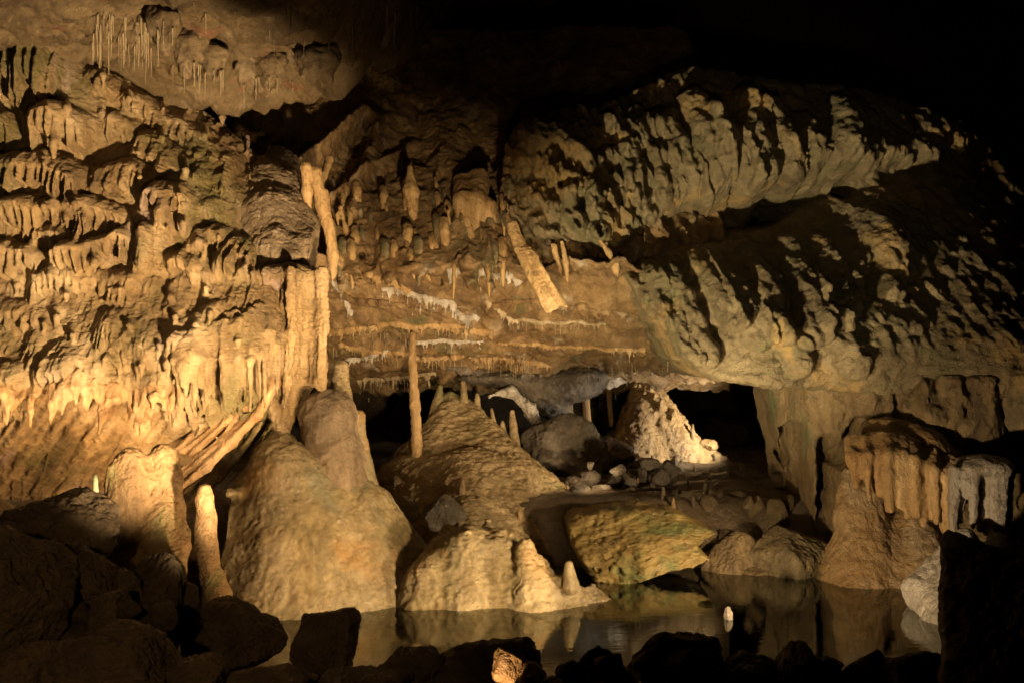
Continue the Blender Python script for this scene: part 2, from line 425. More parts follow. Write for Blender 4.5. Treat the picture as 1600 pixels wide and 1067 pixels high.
def water_mat():
    m = bpy.data.materials.new('still_cave_water'); m.use_nodes = True
    nt = m.node_tree; N = nt.nodes; L = nt.links; N.remove(N['Principled BSDF'])
    out = N['Material Output']
    gl = N.new('ShaderNodeBsdfGlossy'); gl.inputs['Roughness'].default_value = .015; gl.inputs['Color'].default_value = (.95, .97, .92, 1)
    tr = N.new('ShaderNodeBsdfTransparent'); tr.inputs['Color'].default_value = (.22, .25, .16, 1)
    fr = N.new('ShaderNodeFresnel'); fr.inputs['IOR'].default_value = 2.3
    tc = N.new('ShaderNodeTexCoord'); mp = N.new('ShaderNodeMapping'); mp.inputs['Scale'].default_value = (1.2, 5, 1)
    no = N.new('ShaderNodeTexNoise'); no.inputs['Scale'].default_value = 4; no.inputs['Detail'].default_value = 3
    bu = N.new('ShaderNodeBump'); bu.inputs['Strength'].default_value = .03; bu.inputs['Distance'].default_value = .03
    mx = N.new('ShaderNodeMixShader')
    L.new(tc.outputs['Object'], mp.inputs[0]); L.new(mp.outputs[0], no.inputs['Vector']); L.new(no.outputs['Fac'], bu.inputs['Height'])
    L.new(bu.outputs[0], gl.inputs['Normal']); L.new(bu.outputs[0], fr.inputs['Normal'])
    L.new(fr.outputs[0], mx.inputs[0]); L.new(tr.outputs[0], mx.inputs[1]); L.new(gl.outputs[0], mx.inputs[2]); L.new(mx.outputs[0], out.inputs['Surface'])
    return m
M['water'] = water_mat()
# ================================================================ LEFT FLOWSTONE WALL
def ledge(H, x, z, dm, lip, prot, top, length, wave, seed, edge=.10, under=.02, flute=.4):
    """a rimstone ledge: rounded top above the lip, a fringe of hanging drips below it. lip in photo pixels."""
    pts = np.array([dm.at(*p)[[0, 2]] for p in lip])
    o = np.argsort(pts[:, 0]); pts = pts[o]
    xx = x[:, 0]
    zl = np.interp(xx, pts[:, 0], pts[:, 1]) + .03 * n1(xx, 7, seed) + .012 * n1(xx, 22, seed + 1)
    a, b = pts[0, 0], pts[-1, 0]
    e = sstep(a - edge * .3, a + edge, xx) * (1 - sstep(b - edge, b + edge * .3, xx))
    rs = np.random.RandomState(seed)
    # drip cells of uneven width
    edges = [xx[0] - .1]
    while edges[-1] < xx[-1] + .1: edges.append(edges[-1] + wave * rs.uniform(.6, 1.5))
    edges = np.array(edges); c = np.clip(np.searchsorted(edges, xx) - 1, 0, len(edges) - 2)
    u = (xx - edges[c]) / (edges[c + 1] - edges[c]) * 2 - 1
    Lc = length * (rs.uniform(.45, 1.15, len(edges)))[c] * (1 + .35 * n1(xx, 3.0, seed + 2))
    hump = np.sqrt(np.clip(1 - u * u, 0, 1))
    L = (Lc * (.62 + .38 * hump) * (.35 + .65 * e))[:, None]
    t = zl[:, None] - z
    p = ((.78 if lip[0][1] < 430 else .55) * prot * e * (1 + .3 * n1(xx, 4, seed + 4)))[:, None]
    topp = np.sqrt(np.clip(1 - np.clip(-t / top, 0, 1) ** 1.6, 0, 1))
    fl = (1 - flute + flute * hump)[:, None]
    mixf = sstep(0, .07, t)
    body = (1 - mixf) + mixf * fl
    r = .04
    tip = np.sqrt(np.clip(1 - np.clip((t - (L - r)) / r, 0, 1) ** 2, 0, 1))
    lean = 1 - .30 * np.clip(t / np.maximum(L, .02), 0, 1)       # drips hang slightly inward
    h = p * np.where(t < 0, topp, body * tip * lean)
    return np.maximum(H, h.astype(f32))

DL = Depth([(0,-60,9.0),(140,-60,9.1),(0,0,8.85),(150,40,9.0),(0,150,8.5),(150,150,8.7),(250,180,9.1),(330,190,9.4),(400,235,9.6),
    (0,300,8.15),(150,300,8.25),(300,300,8.55),(405,330,8.95),(0,450,7.85),(150,450,7.95),(300,450,8.1),(420,480,8.25),
    (0,560,7.6),(150,560,7.65),(300,560,7.75),(440,560,8.05),(0,610,7.6),(150,610,7.7),(300,640,7.85),(410,640,8.1),
    (0,700,8.05),(150,700,8.25),(280,720,8.35),(0,780,8.7),(150,795,8.9),(280,780,8.75),(-60,300,8.1),(-60,600,7.6)])
lo = np.minimum(DL.at(-75, 840), DL.at(-75, -60)); hi = np.maximum(DL.at(520, 420), DL.at(450, -60))
vol = Vol((lo[0], 6.9, DL.at(0, 850)[2]), (DL.at(470, 450)[0], 9.7, DL.at(0, -60)[2]), .0102)
x, z = vol.xz()
H = np.zeros((vol.n[0], vol.n[2]), f32)
# broad swellings  (px, py, rx, rz, height)
for px, py, rx, rz, a in [(30,120,.42,.45,.18),(115,130,.30,.5,.22),(105,215,.22,.22,.16),(60,300,.5,.2,.14),(180,300,.25,.2,.10),(250,250,.3,.3,.12),
    (345,275,.33,.42,.22),(215,170,.25,.25,.14),(290,200,.35,.2,.12),(275,345,.25,.25,.20),(120,400,.3,.22,.14),(250,410,.2,.25,.16),
    (350,410,.32,.2,.2),(365,480,.3,.3,.14),(195,520,.4,.3,.10),(120,590,.28,.22,.20),(30,590,.3,.22,.18),(275,560,.28,.25,.14),(400,520,.25,.5,.14),(300,510,.2,.2,.12)]:
    c = DL.at(px, py); s = 1
    H = H + a * np.exp(-((x - c[0]) / rx) ** 2 - ((z - c[2]) / rz) ** 2).astype(f32)
B = H.copy()
L0 = np.zeros_like(H)
LEDGES = [  # lip pixels, protrusion, top, fringe, flute width
    ([(-60,70),(30,80),(75,88),(120,86),(152,104)], .34, .30, .60, .075, 1),
    ([(60,100),(80,96),(105,98),(135,104)], .40, .06, .78, .085, 2),
    ([(-60,190),(10,190),(35,200),(48,225)], .30, .10, .30, .07, 3),
    ([(60,222),(75,200),(100,190),(140,196),(170,222)], .36, .12, .30, .075, 4),
    ([(-60,280),(30,270),(80,268),(120,276),(158,296)], .36, .16, .24, .06, 5),
    ([(150,285),(180,272),(215,262),(242,285)], .24, .10, .26, .07, 6),
    ([(-60,338),(60,326),(110,330),(160,328),(222,352)], .34, .10, .26, .06, 7),
    ([(130,342),(150,338),(178,348)], .40, .06, .42, .05, 77),
    ([(50,385),(75,368),(110,366),(140,395)], .26, .10, .22, .07, 8),
    ([(-60,400),(20,392),(60,395),(80,410)], .30, .08, .32, .05, 9),
    ([(92,405),(120,392),(155,396),(205,372),(232,380)], .32, .10, .25, .055, 10),
    ([(45,450),(85,432),(150,436),(225,436),(238,446)], .28, .09, .16, .05, 11),
    ([(165,460),(190,455),(222,448)], .32, .05, .20, .04, 111),
    ([(-60,470),(0,480),(40,490),(80,500)], .20, .10, .12, .06, 12),
    ([(150,120),(180,122),(214,150)], .22, .16, .22, .075, 13),
    ([(165,205),(190,196),(238,215)], .22, .10, .24, .07, 14),
    ([(215,225),(255,226),(300,262)], .24, .12, .26, .085, 15),
    ([(200,160),(245,172),(285,204)], .20, .10, .2, .08, 16),
    ([(250,190),(300,200),(345,235)], .18, .10, .16, .08, 17),
    ([(300,225),(345,240),(395,262)], .16, .10, .16, .08, 18),
    ([(230,325),(262,306),(300,312),(328,345)], .30, .12, .32, .075, 19),
    ([(222,385),(245,366),(275,372)], .34, .08, .42, .10, 20),
    ([(315,385),(345,370),(375,380)], .26, .10, .16, .09, 21),
    ([(345,410),(375,384),(408,388),(420,402)], .26, .10, .24, .08, 22),
    ([(270,418),(300,410),(335,432)], .22, .10, .18, .08, 23),
    ([(255,470),(290,455),(330,460)], .16, .12, .16, .09, 24),
    ([(180,545),(215,520),(262,525)], .14, .12, .12, .09, 25),
    ([(272,545),(295,528),(338,522),(345,535)], .26, .08, 1.0, .042, 26),
    ([(318,500),(345,484),(372,482)], .20, .08, .62, .055, 27),
    ([(340,530),(370,512),(400,500),(440,470)], .24, .10, 1.1, .045, 28),
    ([(395,440),(420,432),(450,430)], .20, .08, 1.5, .055, 29),
    ([(-60,600),(10,596),(55,598),(78,618)], .20, .16, .30, .06, 30),
    ([(72,604),(95,580),(125,574),(150,592)], .22, .16, .22, .06, 31),
    ([(140,596),(170,602),(215,606),(285,604)], .16, .12, .26, .055, 32),
    ([(205,612),(240,610),(290,590)], .14, .1, .42, .05, 33),
]
for lp, pr, tp, ln, wv, sd in LEDGES:
    L0 = ledge(L0, x, z, DL, lp, pr, tp, ln, wv, sd)
# smaller chance ledges fill the gaps between the traced ones
rs = np.random.RandomState(5)
for k in range(85):
    px = rs.uniform(-40, 415); py = rs.uniform(60, 600)
    w = rs.uniform(10, 42); sl = rs.uniform(-.2, .5)
    L0 = ledge(L0, x, z, DL, [(px - w, py - w * sl + 8), (px, py - 4), (px + w, py + w * sl + 8)], rs.uniform(.04, .13), rs.uniform(.06, .14), rs.uniform(.08, .30), rs.uniform(.03, .08), 300 + k, edge=rs.uniform(.04, .12))
H = B + L0
# drip-worn texture: sagging folds, then lumps
zz = z + 0 * x; xx2 = x + 0 * z
lower = 1 - sstep(DL.at(200, 690)[2], DL.at(200, 600)[2], zz)     # the undercut belly
wx = xx2 + .10 * n2(x, z, 2, 2, 4)
H = H + .05 * n2(x, z, 3.2, 5, 9, 4) * (1 - .6 * lower)
a, b = v2(wx, zz, 7, 7, 3)
right = sstep(DL.at(250, 300)[0], DL.at(330, 300)[0], xx2) * sstep(DL.at(300, 480)[2], DL.at(300, 420)[2], zz)
H = H + right * .10 * (.6 - a)
mk = sstep(DL.at(235, 500)[0], DL.at(300, 500)[0], xx2) * sstep(DL.at(300, 440)[2], DL.at(300, 500)[2], -zz + DL.at(300, 440)[2] + DL.at(300, 500)[2])
H = H + mk * (.06 * n2(x + .05 * n2(x, z, 2, 2, 6), z, 13, .7, 25, 3, True) + .03 * n2(x, z, 26, 1.2, 26, 2, True))
H = H + (1 - mk) * (1 - lower) * .025 * n2(x + .04 * n2(x, z, 4, 4, 7), z, 22, 3.5, 27, 3, True)
# orange streaks running down-left on the undercut
s = xx2 * 0.80 + zz * -0.62
H = H + lower * (.09 * n2(s + .06 * n2(x, z, 3, 3, 2), z * .2, 11, 2, 21, 3, True) + .10 * n2(s, z * .3, 4, 1.5, 22, 2))
f = DL.f(x, z) - H
pl = [(-80,-70),(60,-70),(118,-10),(128,30),(150,62),(152,100),(205,128),(262,140),(300,160),(335,182),(372,212),(405,240),(414,280),(408,345),(424,410),(448,424),(452,500),(448,590),(425,640),(395,690),(345,735),(292,770),(230,800),(160,812),(80,818),(-80,834)]
pd = poly_sd(x, z, DL.xz(pl)) + .03 * n2(x, z, 6, 6, 31, 3)
d = (f[:, None, :] - vol.Y) * .75
vol.D = smax(d, pd[:, None, :] + 0 * vol.Y, .22)
vol.D = smax(vol.D, vol.Y - 9.6 + 0 * vol.D, .05)
def front(px, py, dd=0.0):
    p = DL.at(px, py)
    for _ in range(3):
        i = int(np.clip((p[0] - vol.lo[0]) / vol.h, 0, vol.n[0] - 1)); j = int(np.clip((p[2] - vol.lo[2]) / vol.h, 0, vol.n[2] - 1))
        p = P(px, py, float(f[i, j]))
    return P(px, py, float(f[i, j]) + dd)
def drip(px, py, ln, r, lean=0.0, dd=-.03, k=.035, into=None):
    a_ = front(px, py, .02); b_ = P(px + lean * .5, py + ln * .5, min(a_[1] + dd, front(px + lean * .5, py + ln * .5, dd)[1])); c_ = P(px + lean, py + ln, b_[1] + .02)
    if into is None: vol.chain([a_, b_, c_], [r * 1.3, r, r * .55], k)
    else: into += [('c', a_, b_, r * 1.3, r, k), ('c', b_, c_, r, r * .55, k)]
# long flutes of the right half: dense organ pipes of uneven length
pipes = []; brow = []
px = 272.0
while px < 442:
    top = np.interp(px, [270, 300, 340, 380, 420, 442], [548, 524, 505, 492, 455, 450]) + rs.uniform(-10, 14)
    bot = np.interp(px, [270, 330, 380, 420, 442], [612, 632, 640, 620, 600]) + rs.uniform(-34, 14)
    drip(px, top, bot - top, rs.uniform(.020, .040), rs.uniform(-2, 2), -.05 - .05 * rs.rand(), .03, pipes)
    px += rs.uniform(4.5, 10)
# fringe under the lower brow
px = -10.0
while px < 290:
    top = np.interp(px, [-10, 60, 80, 125, 150, 200, 290], [604, 606, 598, 582, 600, 612, 600]) + rs.uniform(-6, 10)
    drip(px, top, rs.uniform(18, 66), rs.uniform(.014, .030), rs.uniform(-14, 2), -.02 - .03 * rs.rand(), .035, brow)
    px += rs.uniform(4, 11)
# single drips and short pipes all over the terraces
for k in range(55):
    px = rs.uniform(0, 400); py = rs.uniform(90, 560); drip(px, py, rs.uniform(14, 46), rs.uniform(.012, .028), 0, -.02 - .05 * rs.rand())
# ribs streaking down to the left over the undercut belly
for k in range(150):
    px = rs.uniform(10, 430); py = rs.uniform(615, 700); L = rs.uniform(30, 120)
    p0 = front(px, py, .0); p1 = front(px - L * .35, min(py + L * .5, 785), -.012); p2 = front(px - L * .8, min(py + L, 792), .01)
    r = rs.uniform(.009, .022); vol.chain([p0, p1, p2], [r * 1.1, r, r * .5], .03)
v, q, t = vol.mesh(); n = vnormals(v, q, t)
v = v + detail(v, n, 'flow', .65, 3)
left_wall = put('flowstone_wall', v, q, t, M['flow'], 'great tan flowstone wall of dripping ledges filling the left of the cave', 'flowstone', bvh=True)

# heavy drapery that runs off the wall's lower right edge down to the left
blob('long_flutes', pipes, .0105, .035, M['flow'], dk='soft', amp=.7, seed=31, parent=left_wall, label='dense long organ pipe flutes on the right half of the wall')
blob('brow_fringe', brow, .0105, .035, M['orange'], dk='soft', amp=.7, seed=32, parent=left_wall, label='short orange fringe under the lower brow')
def pxs(rows): return [P(*r) for r in rows]
prim = []
spine = np.array([(440,548,8.0),(432,600,7.98),(405,650,7.93),(365,695,7.87),(325,733,7.8),(284,764,7.75)], float)
rs = np.random.RandomState(77)
for k in range(30):
    e = k / 29                                   # 0 = outer edge over the gap, 1 = inner, against the wall
    n_ = 6 if e < .3 else (5 if e < .65 else 4)
    off = np.stack([-74 * e - np.arange(6) * 3 * e, -20 * e - np.arange(6) * 9.0 * e, +.02 + .12 * e + .03 * math.sin(k * 2.1) + 0 * np.arange(6)], 1)
    row = (spine + off + rs.uniform(-2.5, 2.5, (6, 3)) * [1, 1, .008])[:n_]
    r0 = rs.uniform(.014, .034) * (1.7 if e < .12 else 1)
    w = [P(*r) for r in row]
    for i in range(len(w) - 1):
        ra = r0 * (1.1 - .5 * i / (len(w) - 1)); rb = r0 * (1.1 - .5 * (i + 1) / (len(w) - 1))
        prim.append(('c', w[i], w[i + 1], ra, rb, .03))
blob('drapery', prim, .0105, .035, M['orange'], dk='soft', amp=.7, seed=4, parent=left_wall, label='thick pale drapery sweeping down to the left edge of the gap')

# ---------------------------------------------------------------- tall curtain beside the wall
vol = Vol(P(385, 690, 8.2) - [0, .9, 0], P(525, 250, 8.9) + [.1, .45, .1], .0105)
rs = np.random.RandomState(11)

vol.ell(P(455, 432, 8.35), (.30, .30, .13), .10)
for k in range(26):
    e = k / 25; px = 418 + 88 * e + rs.uniform(-2, 2)
    dd = 8.13 + .10 * math.sin(e * 11) + .07 * rs.uniform(-1, 1) + .10 * abs(e - .5)
    bot = 655 if e < .35 else (640 - 60 * (e - .35) if e < .75 else 612 - 14 * rs.rand())
    tox = 436 + (px - 436) * (.30 if e < .55 else .72) if e < .8 else px - 2
    r = rs.uniform(.024, .055)
    vol.chain(pxs([(px, 425 + rs.uniform(-5, 12), dd + .05), (px + rs.uniform(-2, 2), 520, dd), ((px + tox) / 2, 595, dd + .02), (tox, bot, dd + .08)]), [r * 1.3, r, r * .95, r * .7], .03)
for k in range(9):
    px = 424 + k * 9; vol.cone(P(px, 440, 8.38), P(436 + (px - 436) * .8, 590, 8.40), .06, .05, .05)
vol.chain(pxs([(438,560,8.35),(438,620,8.3),(440,672,8.2)]), [.2,.13,.10], .1)
curtain = sculpt('flowstone_curtain', vol, M['flow'], 'soft', 1.5, 8, label='tall tan flowstone curtain with grey cap reaching down to the large mound', cat='flowstone curtain', bvh=True)

vol = Vol(P(370, 440, 8.4) - [0.1, .7, .1], P(520, 200, 10.0) + [.1, .5, .1], .0115)
vol.chain(pxs([(432,268,10.0),(428,312,9.35),(428,355,8.92),(434,400,8.55)]), [.26,.31,.31,.24], .15)
vol.chain(pxs([(452,285,9.2),(462,340,8.9),(478,388,8.6),(500,412,8.4)]), [.08,.12,.13,.10], .10)
vol.chain(pxs([(392,285,9.5),(398,325,9.15),(405,360,8.9),(416,400,8.6)]), [.25,.24,.20,.16], .12)
vol.chain(pxs([(455,300,9.7),(468,345,9.1),(484,390,8.65)]), [.14,.15,.12], .12)
for k in range(6):
    px = 428 + 7 * k; vol.cone(P(px, 365 + 3 * k, 8.45), P(px + 4, 400, 8.33), .05, .035, .06)
sculpt('cap', vol, M['greycalc'], 'soft', 1.2, 14, parent=curtain, label='grey brown sloping cap of the curtain')

# ---------------------------------------------------------------- the large wet mound below it
vol = Vol((P(330, 990, 7.4)[0], 6.5, -.25), (P(690, 800, 8)[0], 9.3, P(0, 572, 8.9)[2]), .0125)
vol.cone(P(432, 672, 8.25), P(440, 740, 8.1), .10, .26, .12)
vol.cone(P(438, 735, 8.1), P(455, 1000, 7.75), .24, .66, .15)
vol.cone(P(480, 760, 8.1), P(530, 1010, 7.85), .22, .66, .2)
vol.cone(P(385, 775, 8.05), P(392, 1010, 7.65), .16, .42, .15)
vol.cone(P(355, 815, 7.9), P(365, 1010, 7.6), .12, .26, .12)
vol.cone(P(560, 800, 8.25), P(585, 1010, 8.0), .28, .62, .2)
vol.chain(pxs([(518,740,8.32),(535,850,8.2)]), [.25,.34], .06)
vol.cone(P(598, 775, 8.4), P(640, 960, 8.15), .05, .52, .12)
vol.ell(P(352, 768, 7.85), (.11, .14, .05), .05)
vol.ell(P(330, 775, 7.85), (.09, .12, .04), .05)
mound = sculpt('flowstone_mound', vol, M['mound'], 'soft', .85, 12, label='large wet olive and tan flowstone mound rising from the left shore of the pool', cat='flowstone', bvh=True)

w = pxs([(512,655,8.3),(518,720,8.3),(535,830,8.25)])
blob('dome', [('e', P(511, 648, 8.3), (.235, .22, .21)), ('c', w[0], w[1], .225, .27), ('c', w[1], w[2], .27, .30)], .0115, .06, M['greycalc'], dk='nodule', amp=.55, seed=3, parent=mound, label='rounded pinkish grey dome on the shoulder of the mound')
w = pxs([(532,575,8.8),(531,620,8.75),(535,700,8.6)])
blob('finger', [('c', w[0], w[1], .07, .105), ('c', w[1], w[2], .105, .14)], .0115, .04, M['cone'], dk='nodule', amp=.4, seed=4, parent=mound, label='yellowish finger stalagmite behind the dome')
w = pxs([(559,652,8.45),(560,690,8.42),(572,790,8.3)])
blob('knob', [('c', w[0], w[1], .075, .085), ('c', w[1], w[2], .085, .15)], .0115, .04, M['mound'], dk='soft', amp=.8, seed=5, parent=mound, label='blunt knob on the right shoulder')

# ---------------------------------------------------------------- stalagmites on the left
prim = []
for pts, rads in [([(204,720,6.6),(203,748,6.6),(200,800,6.6),(196,910,6.6)], [.10,.115,.132,.17]),
                  ([(256,713,6.75),(257,745,6.75),(258,800,6.7),(248,910,6.6)], [.10,.112,.125,.20]),
                  ([(180,735,6.55),(178,800,6.55),(182,910,6.5)], [.05,.07,.10]),
                  ([(250,820,6.62),(235,910,6.5)], [.13,.25]), ([(285,835,6.65),(270,915,6.5)], [.06,.14])]:
    w = pxs(pts)
    for i in range(len(w) - 1): prim.append(('c', w[i], w[i + 1], rads[i], rads[i + 1]))
blob('twin_stalagmite', prim, .009, .07, M['stal'], dk='soft', amp=.8, seed=5, label='stout orange stalagmite with two rounded heads standing behind the left rock pile', cat='stalagmite')
v, q, t = tube(pxs([(320,758,6.35),(319,775,6.35),(322,805,6.35),(321,850,6.33),(318,890,6.3),(328,930,6.28),(326,985,6.25)]), [.035,.06,.066,.075,.105,.135,.15], 28, 8, 3, .16, .06)
put('slim_stalagmite', v, q, t, M['stal'], 'slim bottle shaped orange stalagmite at the left edge of the wet mound', 'stalagmite')
v, q, t = tube(pxs([(148,742,7.6),(150,775,7.6),(152,815,7.6),(153,880,7.6)]), [.018,.024,.032,.04], 12, 8, 4, .2, .08)
put('stalagmite_rod', v, q, t, M['teal'], 'thin pale green calcite column left of the twin headed stalagmite', 'stalagmite')
# ================================================================ CEILINGS
# ---- high ceiling: one uneven roof seen from below
def roof(name, x0, x1, y0, y1, zf, step, mat, thick=.5, warp=None, **kw):
    nx = int((x1 - x0) / step) + 1; ny = int((y1 - y0) / step) + 1
    X, Y = np.meshgrid(np.linspace(x0, x1, nx), np.linspace(y0, y1, ny), indexing='ij')
    if warp: X, Y = warp(X, Y)
    Z = zf(X, Y)
    low = np.stack([X, Y, Z], -1).reshape(-1, 3)
    up = low.copy(); up[:, 2] += thick if np.isscalar(thick) else thick(X, Y).ravel()
    q = grid_quads(nx, ny)                                   # faces wound to look down
    ql = q[:, ::-1]; m = nx * ny
    b = []
    for i in range(nx - 1): b += [(i * ny, (i + 1) * ny, m + (i + 1) * ny, m + i * ny), ((i + 1) * ny + ny - 1, i * ny + ny - 1, m + i * ny + ny - 1, m + (i + 1) * ny + ny - 1)]
    for j in range(ny - 1): b += [(j + 1, j, m + j, m + j + 1), ((nx - 1) * ny + j, (nx - 1) * ny + j + 1, m + (nx - 1) * ny + j + 1, m + (nx - 1) * ny + j)]
    v = np.concatenate([low, up]).astype(f32); q = np.concatenate([ql, q + m, np.array(b)])
    return put(name, v, q, np.zeros((0, 3), int), mat, **kw)

def zf_high(X, Y):
    Q = np.stack([X.ravel(), Y.ravel(), 0 * X.ravel()], 1).astype(f32)
    n = (.24 * fbm(Q * 1.3, 5, 3, .6) + .12 * fbm(Q * 3.5, 4, 5, .6, True) + .03 * fbm(Q * 12, 3, 8, .6)).reshape(X.shape)
    z = 4.30 + n
    # rises into a dark dome right of the lit part, and steps up behind the lit part's ragged lip
    lip = 9.35 + .30 * n1(X, 1.1, 4, 3).reshape(X.shape) - .35 * sstep(-2.2, -1.3, X)
    z = z + 1.2 * sstep(.3, 1.6, X)
    z = z + .9 * sstep(lip, lip + .25, Y) + 1.3 * sstep(-1.45, -.6, X + .12 * n1(Y, 2, 8, 2).reshape(X.shape)) * (1 - .4 * sstep(.2, 1.8, X))
    z = z - .22 * np.exp(-((Y - lip + .12) / .18) ** 2) * (1 - sstep(-1.6, -1.2, X))
    z = z - .10 * np.exp(-((X + 2.45) / .35) ** 2 - ((Y - 8.7) / .25) ** 2)
    return z.astype(f32)
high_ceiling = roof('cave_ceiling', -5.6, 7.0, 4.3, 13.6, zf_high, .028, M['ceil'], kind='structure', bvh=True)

# ---- low ceiling that slopes down towards the back chamber, with calcite ribs across it
LOWC = [(9.4, .74), (9.55, .68), (9.9, .47), (10.6, .024), (11.6, -.343), (12.8, -.60), (13.2, -.50), (16.5, -.1)]
def zf_low(X, Y):
    yy = np.linspace(8.5, 17.5, 901); zz = np.interp(yy, [a for a, b in LOWC], [b for a, b in LOWC]); ker = np.hanning(71); ker /= ker.sum()
    zz = np.convolve(np.pad(zz, 35, 'edge'), ker, 'valid')
    z = np.interp(Y, yy, zz) + CAM_Z
    Q = np.stack([X.ravel(), Y.ravel(), 0 * X.ravel()], 1).astype(f32)
    n = (.16 * fbm(Q * 1.6, 5, 13, .6) + .07 * fbm(Q * 4.5, 4, 15, .6, True) + .02 * fbm(Q * 14, 3, 17, .6)).reshape(X.shape)
    wv = .25 * n1(X, .9, 6, 2).reshape(X.shape) + .10 * n1(X, 4, 7, 2).reshape(X.shape)
    for yc, a, w in [(9.55, .10, .05), (10.12, .16, .07), (10.45, .13, .05), (10.95, .16, .06), (11.45, .15, .06), (12.1, .16, .07), (12.75, .2, .1)]:
        s = (Y - yc - wv * (1 + .2 * yc - 2)) / w
        z = z - a * (.55 + .5 * n1(X, 3, int(yc * 10), 2).reshape(X.shape)) * np.where(s < 0, np.exp(-s * s / 6), np.exp(-s * s))
    return (z + n).astype(f32)
def warp_low(X, Y):
    u = (X + 2.4) / 5.0
    xr = np.interp(Y, [9.4, 10, 11, 12.5, 16.5], [1.05, 1.5, 1.95, 2.7, 3.2]) + .12 * n1(Y, 3, 5, 2).reshape(Y.shape)
    X = -2.4 + u * (xr + 2.4)
    Y = Y + (.28 * n1(X, 1.6, 9, 3).reshape(X.shape) + .12 * n1(X, 6, 11, 2).reshape(X.shape)) * (1 - sstep(9.4, 10.1, Y))
    return X, Y
low_ceiling = roof('low_ceiling', -2.4, 2.6, 9.4, 16.5, zf_low, .022, M['mid'], thick=lambda X, Y: .03 + .9 * sstep(9.6, 11., Y), warp=warp_low, kind='structure', bvh=True)

# ================================================================ MIDDLE: wall between the two ceilings
DM = Depth([(380,90,11.6),(380,250,11.0),(400,420,9.5),(520,90,11.8),(500,250,10.9),(520,350,10.1),(540,440,9.42),(650,90,12.2),(650,220,11.4),(640,330,10.2),(650,430,9.45),
    (780,90,12.2),(780,220,11.4),(770,320,10.3),(780,420,9.5),(900,90,12.0),(900,220,11.0),(900,350,10.1),(900,430,9.6),(1050,90,12),(1050,300,10.6),(1000,440,9.9)])
vol = Vol((DM.at(370, 90)[0], 8.9, DM.at(600, 470)[2]), (DM.at(1080, 90)[0], 12.9, DM.at(600, 40)[2]), .02)
x, z = vol.xz()
lowm = 1 - sstep(DM.at(600, 330)[2], DM.at(600, 230)[2], z + 0 * x)
H = .30 * n2(x, z, 1.2, 1.0, 41, 4) + .24 * n2(x + .15 * z, z, 4.5, 1.3, 42, 3, True) * (.3 + .7 * lowm) + .12 * n2(x, z, 6, 6, 43, 3)
# leaning rock rib with a lit edge (480-570, 180-280)
for a_, b_, w_, h_ in [((470,290),(575,180),.10,.5), ((560,330),(598,190),.10,.35), ((500,330),(640,230),.06,.2), ((690,200),(720,330),.25,.3)]:
    A = DM.at(*a_)[[0, 2]]; Bp = DM.at(*b_)[[0, 2]]; e = Bp - A
    tt = np.clip(((x - A[0]) * e[0] + (z - A[1]) * e[1]) / (e @ e), 0, 1)
    dd = np.hypot(x - A[0] - tt * e[0], z - A[1] - tt * e[1])
    H = H + h_ * np.exp(-(dd / w_) ** 2)
f = DM.f(x, z) - H.astype(f32) + 2.2 * (1 - sstep(DM.at(600, 462)[2], DM.at(600, 418)[2], z + .10 * n2(x, z, 4, 4, 47, 3)))
vol.D = smax((f[:, None, :] - vol.Y) * .6, vol.Y - 12.75 + 0 * f[:, None, :], .05)
rs = np.random.RandomState(61)
for k in range(230):        # drips and small curtains grown onto the lower part of the recess wall
    px = rs.uniform(515, 800); py = rs.uniform(250, 400); L = rs.uniform(18, 70); lean = rs.uniform(-2, 10) + .12 * L
    a_ = DM.at(px, py, -.10 - .12 * rs.rand()); m_ = DM.at(px + lean * .5, py + L * .5, -.14); b_ = DM.at(px + lean, min(py + L, 452), -.16)
    b_[1] = min(b_[1], a_[1]); r = rs.uniform(.012, .045)
    vol.chain([a_, m_, b_], [r * 1.3, r, r * .35], .05, sq=.7)
v, q, t = vol.mesh(); n = vnormals(v, q, t); v = v + detail(v, n, 'rough', .8, 5)
put('recess_wall', v, q, t, M['mid'], 'dark brown recessed rock wall between the flowstone wall and the hanging right rock', 'rock wall', bvh=True)

# ---------------------------------------------------------------- draperies and stalactites hanging before it
def drape(name, rows, rads, label, mat='drape', cat='drapery', seed=1, k=.04, h=.0105, amp=.6, **kw):
    prim = []
    for pts, rr in zip(rows, rads):
        w = pxs(pts)
        for i in range(len(w) - 1): prim.append(('c', w[i], w[i + 1], rr[i], rr[i + 1]))
    return blob(name, prim, h, k, M[mat], dk='soft', amp=amp, seed=seed, label=label, cat=cat, **kw)

